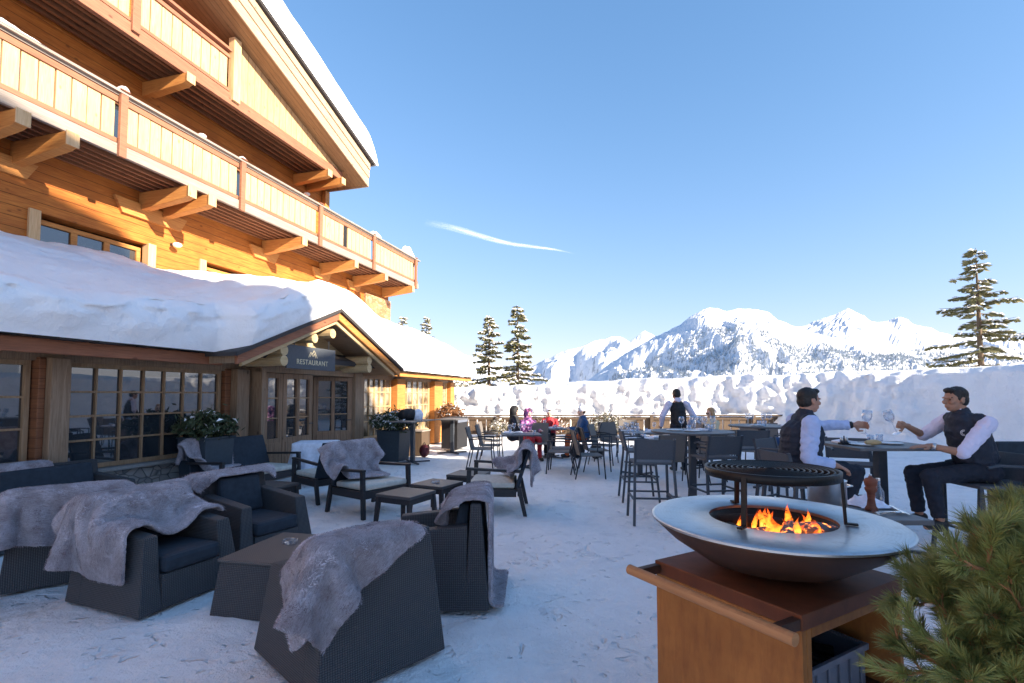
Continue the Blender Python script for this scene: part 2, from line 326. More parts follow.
# ------------------------------------------------------------------ mesh builder
class MB:
    def __init__(s, off=(0, 0, 0)): s.v = []; s.f = []; s.off = off; s.uvs = None
    def add(s, vs, fs, mt=None):
        b = len(s.v)
        for p in vs:
            p = Vector(p)
            if mt is not None: p = mt @ p
            s.v.append((p.x-s.off[0], p.y-s.off[1], p.z-s.off[2]))
        s.f += [tuple(b+i for i in f) for f in fs]; return s
    def hexa(s, b, t, mt=None):
        return s.add(list(b)+list(t), [(3,2,1,0),(4,5,6,7),(0,1,5,4),(1,2,6,5),(2,3,7,6),(3,0,4,7)], mt)
    def bx(s, x0, x1, y0, y1, z0, z1, mt=None):
        return s.hexa([(x0,y0,z0),(x1,y0,z0),(x1,y1,z0),(x0,y1,z0)], [(x0,y0,z1),(x1,y0,z1),(x1,y1,z1),(x0,y1,z1)], mt)
    def bar(s, a, b, w, h=None, up=(0,0,1)):
        a, b = Vector(a), Vector(b); h = h or w; d = (b-a); L = d.length; d.normalize()
        u = Vector(up)
        if abs(d.dot(u)) > .97: u = Vector((0, 1, 0))
        x = d.cross(u).normalized(); y = x.cross(d).normalized()
        q = [(x*sx*w/2+y*sy*h/2) for sx, sy in ((-1,-1),(1,-1),(1,1),(-1,1))]
        return s.hexa([a+k for k in q], [b+k for k in q])
    def tube(s, pts, rad, n=8, cap=True):
        pts = [Vector(p) for p in pts]; k = len(pts)
        rad = [rad]*k if not hasattr(rad, '__len__') else rad
        vs = []; fs = []; ref = None
        for i, p in enumerate(pts):
            d = (pts[min(i+1, k-1)]-pts[max(i-1, 0)]).normalized()
            if ref is None: ref = Vector((0,0,1)) if abs(d.z) < .9 else Vector((1,0,0))
            x = d.cross(ref).normalized(); y = x.cross(d).normalized(); ref = y
            for j in range(n):
                a = 2*math.pi*j/n; vs.append(p+x*math.cos(a)*rad[i]+y*math.sin(a)*rad[i])
        for i in range(k-1):
            for j in range(n):
                fs.append((i*n+j, i*n+(j+1) % n, (i+1)*n+(j+1) % n, (i+1)*n+j))
        if cap: fs += [tuple(range(n))[::-1], tuple((k-1)*n+j for j in range(n))]
        return s.add(vs, fs)
    def lathe(s, prof, c=(0,0), n=24, mt=None, ring=False):
        if ring: prof = list(prof)+[prof[0]]
        vs = []; fs = []; k = len(prof)
        for r, z in prof:
            for j in range(n):
                a = 2*math.pi*j/n; vs.append((c[0]+r*math.cos(a), c[1]+r*math.sin(a), z))
        for i in range(k-1):
            for j in range(n): fs.append((i*n+j, i*n+(j+1) % n, (i+1)*n+(j+1) % n, (i+1)*n+j))
        if ring: return s.add(vs, fs, mt)
        if prof[0][0] > 1e-4: fs.append(tuple(range(n))[::-1])
        if prof[-1][0] > 1e-4: fs.append(tuple((k-1)*n+j for j in range(n)))
        return s.add(vs, fs, mt)
    def ell(s, c, r, n=12, m=8, rot=None):
        mt = Matrix.Translation(c) @ (rot.to_4x4() if rot else Matrix()) @ Matrix.Diagonal((*r, 1))
        prof = [(math.sin(math.pi*i/m), -math.cos(math.pi*i/m)) for i in range(m+1)]
        prof[0] = (1e-5, -1); prof[-1] = (1e-5, 1)
        return s.lathe(prof, n=n, mt=mt)
    def prism(s, poly, h0, h1, axis='y'):
        # poly: 2D points; extruded along axis
        def P(a, b, h): return {'y': (a, h, b), 'x': (h, a, b), 'z': (a, b, h)}[axis]
        n = len(poly)
        vs = [P(a, b, h0) for a, b in poly]+[P(a, b, h1) for a, b in poly]
        fs = [tuple(range(n))[::-1], tuple(range(n, 2*n))]+[(i, (i+1) % n, n+(i+1) % n, n+i) for i in range(n)]
        return s.add(vs, fs)
    def grid(s, nx, ny, fn):
        vs = [fn(i/(nx-1), j/(ny-1)) for i in range(nx) for j in range(ny)]
        fs = [(i*ny+j, (i+1)*ny+j, (i+1)*ny+j+1, i*ny+j+1) for i in range(nx-1) for j in range(ny-1)]
        return s.add(vs, fs)
    def build(s, name, mat, par=None, smooth=False, bevel=0, sub=0, label=None, uvf=None, fixn=True):
        me = bpy.data.meshes.new(name); me.from_pydata(s.v, [], s.f); me.update()
        if fixn and len(s.f) < 60000:
            bm = bmesh.new(); bm.from_mesh(me); bmesh.ops.recalc_face_normals(bm, faces=bm.faces); bm.to_mesh(me); bm.free()
        nl = len(me.loops)
        if nl and len(s.f) < 120000:
            uv = me.uv_layers.new(name='UVMap')
            co = np.empty(len(me.vertices)*3); me.vertices.foreach_get('co', co); co = co.reshape(-1, 3)
            vi = np.empty(nl, dtype=int); me.loops.foreach_get('vertex_index', vi)
            if uvf is None:
                nm = np.empty(len(me.polygons)*3); me.polygons.foreach_get('normal', nm); nm = np.abs(nm.reshape(-1, 3))
                tot = np.empty(len(me.polygons), dtype=int); me.polygons.foreach_get('loop_total', tot)
                ax = np.repeat(np.argmax(nm*np.array([1, 1, 1.0]), axis=1), tot)
                p = co[vi]; U = np.where(ax == 0, p[:, 1], p[:, 0]); V = np.where(ax == 2, p[:, 1], p[:, 2])
                uvc = np.stack([U, V], 1)
            else: uvc = np.array([uvf(i) for i in range(len(me.vertices))])[vi]
            uv.data.foreach_set('uv', uvc.astype(np.float32).ravel())
        o = bpy.data.objects.new(name, me); COL.objects.link(o)
        me.materials.append(M[mat] if isinstance(mat, str) else mat)
        if smooth: me.polygons.foreach_set('use_smooth', [True]*len(me.polygons))
        if bevel:
            b = o.modifiers.new('bevel', 'BEVEL'); b.width = bevel; b.segments = 2; b.limit_method = 'ANGLE'
        if sub:
            b = o.modifiers.new('sub', 'SUBSURF'); b.levels = sub; b.render_levels = sub
        if par: o.parent = par
        if label: o['label'] = label
        return o

def tag(o, label, cat, group=None, kind=None):
    if label: o['label'] = label
    if cat: o['category'] = cat
    if group: o['group'] = group
    if kind: o['kind'] = kind
    return o
def struct(o): o['kind'] = 'structure'; return o
def thing(name, loc, rz, label, cat, group=None):
    o = bpy.data.objects.new(name, None); COL.objects.link(o); o.location = loc; o.rotation_euler = (0, 0, rz)
    o.empty_display_size = .1
    return tag(o, label, cat, group)
KIDS = {}
def copy_tree(o, parent=None):
    c = o.copy(); COL.objects.link(c); c.parent = parent
    for ch in [x for x in ALL() if x.parent == o]: copy_tree(ch, c)
    return c
def ALL(): return list(bpy.data.objects)
def place(proto, used, loc, rz, label, group=None, cat=None):
    if not used[0]: o = proto; used[0] = True
    else: o = copy_tree(proto)
    o.location = loc; o.rotation_euler = (0, 0, rz); o['label'] = label
    if group: o['group'] = group
    return o
def fbm(x, y, z=0, o=4, s=1.0):
    return mnoise.fractal((x*s, y*s, z*s), 1.0, 2.0, o)

# ------------------------------------------------------------------ frame of the buildings
AB = R(16.0); S_, C_ = math.sin(AB), math.cos(AB)
def B(u, v, z=0): return Vector((S_*u-C_*v, C_*u+S_*v, z))
RZB = math.atan2(C_, S_)
def sstep(a, b, x):
    t = max(0, min(1, (x-a)/(b-a))); return t*t*(3-2*t)

# ------------------------------------------------------------------ camera, sky, sun
cam = bpy.data.objects.new('camera', bpy.data.cameras.new('camera')); COL.objects.link(cam); sc.camera = cam
cam.location = (0, 0, 1.6); cam.rotation_euler = (math.pi/2+math.atan(.05), 0, 0)
cam.data.sensor_width = 36; cam.data.lens = 36*500/1024; cam.data.shift_y = 28.5/1024
cam.data.clip_start = .05; cam.data.clip_end = 60000
TS = Vector((1.14, -.73, 0)).normalized(); SEL = R(22.0)
ts = Vector((TS.x*math.cos(SEL), TS.y*math.cos(SEL), math.sin(SEL)))
sun = bpy.data.objects.new('sun', bpy.data.lights.new('sun', 'SUN')); COL.objects.link(sun)
sun.data.energy = 3.2; sun.data.angle = R(.53); sun.data.color = (1, .86, .68)
sun.rotation_euler = (-ts).to_track_quat('-Z', 'Y').to_euler(); sun.location = ts*50
w = bpy.data.worlds.new('World'); sc.world = w; w.use_nodes = True; nt = w.node_tree
bg = nt.nodes['Background']; sky = nt.nodes.new('ShaderNodeTexSky'); sky.sky_type = 'NISHITA'; sky.sun_disc = False
sky.sun_elevation = SEL; sky.sun_rotation = math.atan2(TS.x, TS.y); sky.altitude = 1500; sky.air_density = 1.35; sky.dust_density = .3; sky.ozone_density = 3.0
hs = nt.nodes.new('ShaderNodeHueSaturation'); hs.inputs['Saturation'].default_value = 1.15; nt.links.new(sky.outputs[0], hs.inputs['Color'])
v1 = nt.nodes.new('ShaderNodeVectorMath'); v1.operation = 'MULTIPLY_ADD'; v1.inputs[1].default_value = (.25, .25, .16); v1.inputs[2].default_value = (1, 1, 1); nt.links.new(hs.outputs[0], v1.inputs[0])
v2 = nt.nodes.new('ShaderNodeVectorMath'); v2.operation = 'DIVIDE'; nt.links.new(hs.outputs[0], v2.inputs[0]); nt.links.new(v1.outputs[0], v2.inputs[1])   # keeps the bright part of the sky from washing out
nt.links.new(v2.outputs[0], bg.inputs[0]); bg.inputs[1].default_value = .092
sc.view_settings.view_transform = 'Standard'; sc.view_settings.look = 'None'; sc.view_settings.exposure = 2.25; sc.view_settings.gamma = 1
sc.cycles.max_bounces = 8; sc.cycles.transparent_max_bounces = 12; sc.cycles.use_denoising = True

# ------------------------------------------------------------------ ground
def gz(x, y):
    z = .020*fbm(x, y, 0, 3, 1.3)+.02*fbm(x, y, 5, 2, .35)+.014*fbm(x, y, 9, 3, 4.0)
    # the snow piles up a little around the terrace edge and thins on the left
    return z-.012
m = MB(); m.grid(420, 380, lambda a, b: (lambda x, y: (x, y, gz(x, y)))(-13+a*36, -6+b*30))
g = struct(m.build('snow_ground', 'snow_ground', smooth=True, fixn=False)); g['label'] = 'trodden snow covering the terrace'
def terr(r, a):
    x, y = r*math.sin(a), r*math.cos(a)
    z = -.06
    if r > 24:
        back = max(0, -math.cos(a-R(20)))
        front = 1-back
        z = -.06-front*(min(r, 2600)-24)*.12+back*(r-24)*.05
        z += min(1, (r-24)/300)*18*fbm(x, y, 3, 4, .004)
    return (x, y, z)
m = MB(); NA = 160; rs = [0.5]+[2*1.115**i for i in range(82)]
vs = [terr(r, 2*math.pi*j/NA) for r in rs for j in range(NA)]
fs = [(i*NA+j, (i+1)*NA+j, (i+1)*NA+(j+1) % NA, i*NA+(j+1) % NA) for i in range(len(rs)-1) for j in range(NA)]
m.add(vs, fs+[tuple(range(NA))]); struct(m.build('valley_ground', 'snow_soft', smooth=True))

# ------------------------------------------------------------------ mountains
def interp(tab, x):
    if x <= tab[0][0]: return tab[0][1]
    for (a, b), (c, d) in zip(tab, tab[1:]):
        if x <= c:
            t = (x-a)/(c-a); return b+(d-b)*t
    return tab[-1][1]
def rangemesh(name, crest, r0, r1, rc, a0, a1, na, nr, mat, base, rough, sd, label):
    # crest: (tangent of azimuth, tangent of elevation); a real height field with front and back slopes
    def fn(i, j):
        t = a0+(a1-a0)*i; rr = r0+(r1-r0)*j
        h = interp(crest, t)*rc+1.6
        x, y = t*rr, rr
        if rr <= rc: k = (rr-r0)/(rc-r0); f = k**.85
        else: k = (rr-rc)/(r1-rc); f = 1-k*.8
        rg = 1-abs(mnoise.fractal((x*sd, y*sd*.6, 1.7), .9, 2.1, 6))*1.6
        sp = (rg-.55)*rough*(math.sin(math.pi*min(1, k*.97+.03)) if rr <= rc else .5*k+.05)
        jit = mnoise.fractal((x*sd*6, y*sd*2, 4.2), 1, 2, 3)*rough*.06
        return (x, y, base+(h-base)*f+sp+jit)
    m = MB(); m.grid(na, nr, fn)
    o = struct(m.build(name, mat, smooth=False, fixn=False)); o['label'] = label
    return o, fn
def tb(L): return [((px-512)/500, (395-py)/500) for px, py in L]
far = tb([(-700,330),(-300,340),(100,345),(300,352),(400,358),(455,351),(468,354),(480,360),(510,372),(535,366),(545,358),(552,356),(562,352),(570,349),(585,345),(600,338),(607,338),(615,335),(622,337),(630,341),(645,329),(650,332),(660,336),(700,322),(760,314),(800,326),(814,322),(824,317),(838,313),(851,306),(865,313),(872,320),(881,322),(891,320),(902,316),(909,317),(915,323),(930,326),(942,332),(965,336),(1024,333),(1200,325),(1500,320)])
near = tb([(430,425),(520,412),(560,394),(590,378),(620,356),(652,338),(668,331),(680,324),(694,314),(703,309),(710,306),(725,309),(740,307),(760,308),(772,313),(781,320),(800,327),(830,335),(870,344),(905,349),(940,350),(985,347),(1024,350),(1300,345),(1700,352)])
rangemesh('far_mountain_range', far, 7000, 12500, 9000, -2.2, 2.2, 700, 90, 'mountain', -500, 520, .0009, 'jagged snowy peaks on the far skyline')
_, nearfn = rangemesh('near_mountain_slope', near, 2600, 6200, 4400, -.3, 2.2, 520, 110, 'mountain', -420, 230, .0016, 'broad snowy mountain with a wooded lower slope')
m = MB(); rnd = random.Random(3); cnt = 0
while cnt < 34000:
    i, j = rnd.random(), rnd.random()*.56
    x, y, z = nearfn(i, j)
    t = x/y; hh = interp(near, t)*4400
    frac = (z+420)/(hh+420)
    lim = .80+.16*mnoise.noise((x*.0016, y*.0016, 0))
    if t > .62: lim = .9+.2*mnoise.noise((x*.002, y*.002, 0))
    if frac > lim: continue
    if mnoise.noise((x*.0045, y*.0012, 3)) > .34: continue
    s = rnd.uniform(.7, 1.35); r = 5.2*s; h = 21*s
    m.add([(x-r, y, z-4), (x+r*.6, y-r, z-4), (x+r*.6, y+r, z-4), (x, y, z+h)], [(0, 1, 3), (1, 2, 3), (2, 0, 3)]); cnt += 1
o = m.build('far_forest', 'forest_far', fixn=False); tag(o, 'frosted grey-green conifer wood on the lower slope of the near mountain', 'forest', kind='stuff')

# cloud streak, a thin tapering sheet high above the range
m = MB()
def cl(a, b):
    x = -1650+2900*a; return (x, 9000+500*a, 3080-390*a-120*math.sin(a*3)*(.3)+b*330*(1-.45*a), )
m.grid(40, 8, lambda a, b: (cl(a, b)[0], cl(a, b)[1]+500*b, cl(a, b)[2]+25*math.sin(a*9)))
o = struct(m.build('cloud', 'cloud', smooth=True, uvf=lambda i: ((i//8)/39, (i % 8)/7))); o['label'] = 'thin wispy streak of cloud'

# ------------------------------------------------------------------ snow bank
path = [(-14, 25.5), (-6, 22.2), (0, 21.0), (5, 20.8), (10, 19.6), (13.2, 17.0), (15.2, 13.5), (17, 9), (18, 4), (18.5, -3)]
crz = [1.6, 1.75, 2.0, 2.25, 2.4, 2.4, 2.5, 2.6, 2.6, 2.6]
seg = [0]
for a, b in zip(path, path[1:]): seg.append(seg[-1]+math.dist(a, b))
def along(s):
    for k in range(len(path)-1):
        if s <= seg[k+1] or k == len(path)-2:
            t = (s-seg[k])/(seg[k+1]-seg[k]); return [path[k][i]+(path[k+1][i]-path[k][i])*t for i in (0, 1)], crz[k]+(crz[k+1]-crz[k])*t
def bank(a, b):
    s = a*seg[-1]; P0, h0 = along(max(0, s-1.6)); P1, h1 = along(min(seg[-1], s+1.6)); P = [(P0[0]+P1[0])/2, (P0[1]+P1[1])/2]; h = (h0+h1)/2
    tx, ty = P1[0]-P0[0], P1[1]-P0[1]; L = math.hypot(tx, ty); nx, ny = -ty/L, tx/L     # outward (away from terrace)
    h *= 1+.05*fbm(P[0], P[1], 1, 4, .45)
    prof = [(-.35, -.1), (0, .25), (.1, h*.45), (.22, h*.75), (.35, h*.93), (.62, h), (1.6, h*1.03), (3.2, h*.93), (7, h*.5), (14, -2.5)]
    ks = [0, .08, .28, .44, .54, .62, .74, .84, .92, 1]
    for k in range(len(ks)-1):
        if b <= ks[k+1]: break
    t = (b-ks[k])/(ks[k+1]-ks[k]); d = prof[k][0]+(prof[k+1][0]-prof[k][0])*t; z = prof[k][1]+(prof[k+1][1]-prof[k][1])*t
    face = sstep(.02, .12, b)*(1-sstep(.58, .72, b))
    q = (P[0]*.9, P[1]*.9, z*1.1)
    vn = mnoise.voronoi(q)[0]; lump = (vn[1]-vn[0])
    lump2 = mnoise.voronoi((P[0]*2.3, P[1]*2.3, z*2.6))[0]; l2 = lump2[1]-lump2[0]
    sm = 1-sstep(12.0, 14.5, P[0])*.75          # the cut face is smoother at the right
    rg = 1-abs(fbm(P[0], P[1], z*.8, 5, .9))*1.5; rg2 = fbm(P[0]+9, P[1], z*1.2, 5, 2.6)
    st_ = abs(fbm(P[0]*1.1, P[1]*1.1, z*.22, 4, 1.0)); st2 = abs(fbm(P[0]+5, P[1], z*.45, 4, 2.4))
    dd = -face*sm*(.24*st_+.16*st2+.30*(1-rg)*.8+.10*rg2)+face*.2; lump = 0
    if 0: dd = -face*sm*(.10*lump*(.6+.8*rg)+.03*l2+.34*(1-rg)+.13*rg2)+face*.2
    zz = face*sm*(.10*fbm(P[0], z*2, 2, 3, 2.0))+.03*fbm(P[0], P[1], d, 3, 1.5)
    return (P[0]+nx*(d+dd), P[1]+ny*(d+dd), z+zz)
m = MB(); m.grid(620, 64, bank)
o = struct(m.build('snow_bank', 'snow_rough', smooth=True, fixn=False)); o['label'] = 'high ploughed snow bank behind the fence'

# ------------------------------------------------------------------ conifers
def conifer(name, h, rbase, nb, seed, leaf, snowy, label, group=None, lo=.06, droop=.35, bare=0, cat='tree'):
    rn = random.Random(seed); t = thing(name, (0, 0, 0), 0, label, cat, group)
    m = MB(); m.tube([(0, 0, -1), (0, 0, h*.5), (0, 0, h)], [h*.02, h*.012, .01], 8)
    lf = MB(); sn = MB()
    for i in range(nb):
        k = (i+.5)/nb; z = h*(lo+(1-lo)*max(.003, k+rn.uniform(-.02, .02))**.9); a = i*2.399+rn.uniform(-.9, .9)
        L = rbase*(1-k)**.8*rn.choice((.3, .5, .7, .9, 1.0, 1.25))*rn.uniform(.8, 1.1)+.04*rbase
        dr = droop*rn.uniform(.5, 1.3)*(1-k*1.25)
        m2 = [(0, 0, z), (math.cos(a)*L*.55, math.sin(a)*L*.55, z-L*dr*.6), (math.cos(a)*L, math.sin(a)*L, z-L*dr*.85+.08*L)]
        m.tube(m2, [h*.0035, h*.0022, .006], 4, False)
        n = max(3, int(L/leaf*2.6))
        for q in range(n):
            f = (q+.6)/n; 
            if rn.random() < bare: continue
            px, py = math.cos(a)*L*f, math.sin(a)*L*f; pz = z-L*dr*(f*1.1 if f < .55 else .6+.25*(f-.55)/.45)
            w_ = leaf*(1.35-.6*f)
            for s in (-1, 1, 0):
                b2 = a+s*rn.uniform(.6, 1.15); l2 = w_*rn.uniform(.7, 1.3)*(1 if s else .8)
                d = Vector((math.cos(b2), math.sin(b2), rn.uniform(-.45, .12))); p = Vector((px, py, pz+rn.uniform(-.03, .03)))
                sd = Vector((-d.y, d.x, rn.uniform(-.4, .4)))*leaf*.17; e = p+d*l2; mid = p+d*l2*.5
                lf.add([p, mid+sd, e, mid-sd], [(0, 1, 2, 3)])
                dn = Vector((rn.uniform(-.1, .1), rn.uniform(-.1, .1), -leaf*.45))
                lf.add([p, mid+dn*.8, e+dn*.25, mid], [(0, 1, 2, 3)])
                if rn.random() < snowy:
                    up = Vector((0, 0, .03+leaf*.05))
                    sn.add([p+up, mid+sd*.9+up*.7, e*.9+p*.1+up, mid-sd*.9+up*.7, mid+up*2.2], [(0, 1, 4), (1, 2, 4), (2, 3, 4), (3, 0, 4)])
    m.build('trunk', 'bark', t, smooth=True); lf.build('crown', 'spruce_needle', t, fixn=False)
    if sn.v: sn.build('crown_snow', 'snow_small', t, fixn=False)
    return t
a = conifer('spruce_tree', 10.3, 2.3, 100, 5, .38, .5, 'left one of the pair of tall spruces beyond the snow bank', 'tall spruces beyond the snow bank', droop=.3)
a.location = (-1.75, 38, -2.6)
b = conifer('spruce_tree', 11.0, 2.5, 112, 9, .38, .45, 'right and slightly taller one of the pair of spruces beyond the snow bank', 'tall spruces beyond the snow bank', droop=.3)
b.location = (.42, 38, -2.6)
c = conifer('spruce_tree', 9.2, 3.1, 70, 21, .38, .5, 'sparse snow-dusted spruce with long branches behind the bank at the right edge', droop=.22, lo=.04, bare=.10)
c.location = (24.9, 26.5, .3)
d = conifer('spruce_tree', 15.5, 2.8, 90, 31, .5, .6, 'slim spruce top rising over the restaurant roof, the left of two', 'spruce tops behind the restaurant roof')
d.location = (-15.8, 72, -2.5)
e = conifer('spruce_tree', 15.3, 3.4, 90, 37, .5, .6, 'fuller spruce top rising over the restaurant roof, the right of two', 'spruce tops behind the restaurant roof')
e.location = (-12.4, 72, -2.5)
# frosted bushes on the snowy slope left of the bank
def bush(name, loc, r, h, n, mat, label, seed, leaf=.09, snowy=.3, cat='shrub', group=None, stem='bark'):
    rn = random.Random(seed); t = thing(name, loc, 0, label, cat, group); st = MB(); lf = MB(); sn = MB()
    for i in range(n):
        a = rn.uniform(0, 6.283); q = math.sqrt(rn.random()); L = rn.uniform(.55, 1)
        e = Vector((math.cos(a)*r*q, math.sin(a)*r*q, h*L*math.sqrt(max(.05, 1-q*q*.75))))
        st.tube([(0, 0, 0), e*.5+Vector((0, 0, h*.08)), e], [.012, .008, .003], 4, False)
        for k in range(14):
            p = e*rn.uniform(.55, 1.04)+Vector([rn.gauss(0, leaf*.8) for _ in range(3)])
            d = Vector([rn.gauss(0, 1) for _ in range(3)]).normalized()*leaf; s2 = d.cross(Vector((rn.random(), rn.random(), rn.random()))).normalized()*leaf*.35
            lf.add([p-d, p+s2, p+d, p-s2], [(0, 1, 2, 3)])
            if rn.random() < snowy: sn.add([p-d+Vector((0,0,.01)), p+s2+Vector((0,0,.03)), p+d+Vector((0,0,.01)), p-s2+Vector((0,0,.03))], [(0, 1, 2, 3)])
    st.build('stem', stem, t); lf.build('foliage', mat, t, fixn=False)
    if sn.v: sn.build('snow_dusting', 'snow_small', t, fixn=False)
    return t
bush('frosted_bush', (-3.1, 25.3, .9), 1.5, 1.7, 120, 'frost_leaf', 'large snow-crusted bush on the slope past the end of the restaurant', 3, .14, .9)
bush('frosted_bush', (-1.6, 24.6, .9), .9, 1.0, 60, 'frost_leaf', 'smaller frosted bush beside the large one past the restaurant', 4, .12, .9)
bush('low_shrub', (-.5, 18.7, .05), .35, .7, 40, 'frost_leaf', 'low yellowish shrub poking through the fence near the family', 5, .07, .4)
bush('low_shrub', (3.6, 18.7, .05), .9, .95, 80, 'frost_leaf', 'straggly yellow-green shrub growing over the fence rail', 6, .07, .4)
bush('low_shrub', (1.5, 18.8, .05), .6, .85, 50, 'rust_leaf', 'low brownish shrub behind the fence near the backpacks', 7, .07, .4)

src_ = [a, b]
for k, (u, v, sc_, rz_) in enumerate(((-6, -15, .8, 1), (-2.5, -14.6, .62, 2), (.6, -15, .55, 4), (3.6, -14.4, .5, 5), (6.8, -14.8, .46, 3))):
    n_ = copy_tree(src_[k % 2]); n_.location = B(u, v, -.3); n_.rotation_euler = (0, 0, rz_); n_.scale = (sc_,)*3
    n_['label'] = ('tallest snowy spruce in the row before the added shade chalets', 'second tallest snowy spruce in the row before the added shade chalets', 'middle sized snowy spruce in the row before the added shade chalets', 'small snowy spruce in the row before the added shade chalets', 'smallest snowy spruce ending the row before the added shade chalets')[k]; n_['group'] = 'spruces before the neighbouring chalets'

# ------------------------------------------------------------------ fence
t = thing('terrace_fence', (4, 19.2, 0), 0, 'brown wooden plank fence with a broad top rail along the far edge of the terrace', 'fence')
m = MB((4, 19.2, 0)); m2 = MB((4, 19.2, 0)); m3 = MB((4, 19.2, 0)); x = -4.4; rn = random.Random(2)
while x < 15:
    w_ = rn.uniform(.26, .36); m.bx(x, x+w_, 19.2, 19.235, .07+rn.uniform(0, .03), .74); x += w_+rn.uniform(.02, .05)
m.build('plank', 'fence_wood', t)
m2.bx(-4.6, 15.2, 19.05, 19.33, .80, .85); m2.build('top_rail', 'fence_wood', t, bevel=.008)
m3.bx(-4.6, 15.2, 19.15, 19.19, .66, .76); m3.bx(-4.6, 15.2, 19.15, 19.19, .1, .18); m3.build('cross_rail', 'fence_wood', t)
for k in range(11):
    p = MB((4, 19.2, 0)); px = -4.5+k*1.95; p.bx(px, px+.12, 19.06, 19.149, -.1, .795); p.build('post', 'fence_wood', t, bevel=.006)
m = MB(); m.grid(120, 6, lambda a, b: (-4.6+a*19.8, 19.07+.24*b, .852+.055*math.sin(math.pi*b)*max(0, .3+fbm(a*60, 0, 1, 3))+.001))
tag(m.build('rail_snow', 'snow_small', smooth=True), 'thin line of snow lying along the fence top rail', 'snow')

# ------------------------------------------------------------------ chalet
def wall_holes(m, u0, u1, z0, z1, holes, v0, v1):
    cur = u0
    for (a, b, c, d) in sorted(holes):
        m.bx(cur, a, v0, v1, z0, z1); m.bx(a, b, v0, v1, z0, c)
        if d < z1: m.bx(a, b, v0, v1, d, z1)
        cur = b
    m.bx(cur, u1, v0, v1, z0, z1)
def window(par, off, u0, u1, z0, z1, v, cols, rows, glass='window_glass', fm='frame_wood', fw=.06, bw=.025, depth=.06, mull=()):
    w0 = MB(off)
    w0.bx(u0, u1, v, v+depth, z0, z0+fw); w0.bx(u0, u1, v, v+depth, z1-fw, z1)
    w0.bx(u0, u0+fw, v+.001, v+depth-.001, z0+fw, z1-fw); w0.bx(u1-fw, u1, v+.001, v+depth-.001, z0+fw, z1-fw)
    f = w0.build('window', fm, par, bevel=.004)
    mu = MB(off)
    for i in range(1, cols):
        x = u0+fw+(u1-u0-2*fw)*i/cols; hw = bw*(1.6 if i in mull else .5)
        mu.bx(x-hw, x+hw, v+.008, v+depth-.01, z0+fw, z1-fw)
    for j in range(1, rows):
        z = z0+fw+(z1-z0-2*fw)*j/rows; mu.bx(u0+fw, u1-fw, v+.013, v+depth-.02, z-bw/2, z+bw/2)
    if mu.v: mu.build('glazing_bar', fm, f)
    p = MB(off); p.bx(u0+fw, u1-fw, v+depth-.018, v+depth-.008, z0+fw, z1-fw); p.build('pane', glass, f)
    return f
O = (11, 9.7, 0); VW = 9.7
chalet = thing('chalet', B(O[0], O[1]), RZB, 'large sunlit timber chalet with two carved balconies rising behind the restaurant', 'building')
rb = lambda u: 9.56-.336*(u-7.74)       # rake underside
rt = lambda u: 10.06-.328*(u-8.38)
lo = [(1.0, 3.4, 3.5, 4.66), (5.55, 7.52, 3.5, 4.60), (8.7, 10.35, 3.5, 4.60), (11.6, 12.8, 3.5, 4.6)]
hi = [(1.2, 3.6, 6.0, 7.33), (4.85, 7.65, 6.0, 7.33), (8.68, 10.9, 6.0, 7.30)]
m = MB(O); wall_holes(m, -4, 16.8, 2.0, 5.6, lo, VW, VW+.3); wall_holes(m, -4, 12.9, 5.6, 7.8, hi, VW, VW+.3)
m.prism([(-4, 7.8), (12.9, 7.8), (12.9, rb(12.9)+.02), (1, rb(1)+.02), (-4, rb(6)+.02)], VW, VW+.3)
m.bx(16.5, 16.8, VW+.301, 18, 0, 5.6); m.bx(12.6, 12.9, VW+.301, 18, 5.6, rb(12.9))
m.build('wall', 'larch_wall', chalet)
m = MB(O); m.bx(15.15, 16.86, VW-.07, VW+1.2, 2.5, 5.15); m.build('stone_pier', 'rubble', chalet)
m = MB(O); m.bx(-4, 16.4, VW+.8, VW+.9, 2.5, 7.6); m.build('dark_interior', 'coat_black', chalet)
for (a, b, c, d) in lo:
    window(chalet, O, a+.08, b-.08, c, d-.06, VW+.16, 3, 1, fw=.08, bw=.10, fm='larch_beam')
for (a, b, c, d) in hi:
    window(chalet, O, a+.1, b-.1, c, d-.05, VW+.18, 3, 1, fw=.09, bw=.10, fm='larch_dark')
def jamb(a, c, d, wd=.16):
    m = MB(O); m.bx(a-wd/2, a+wd/2, VW-.05, VW+.12, c, d); m.build('window_jamb', 'pale_board', chalet, bevel=.006)
for (a, b, c, d) in lo+hi: jamb(a, c, d+.02); jamb(b, c, d+.02)
# logs projecting at the corner of the upper storey
m = MB(O); m.bx(12.78, 12.98, VW-.14, VW-.005, 5.8, rb(12.9)); m.build('corner_post', 'larch_beam', chalet, bevel=.01)
# stepped bearer boards under the balcony decks
for u, z, L in ((5.0, 5.05, 1.1), (7.5, 5.06, 1.5), (10.5, 5.08, 1.0), (12.8, 5.1, .9), (14.5, 5.1, .8)):
    m = MB(O); m.prism([(u-L/2+.15, z), (u+L/2-.15, z), (u+L/2, z+.28), (u-L/2, z+.28)], VW-.07, VW-.003); m.build('corbel_board', 'larch_beam', chalet)
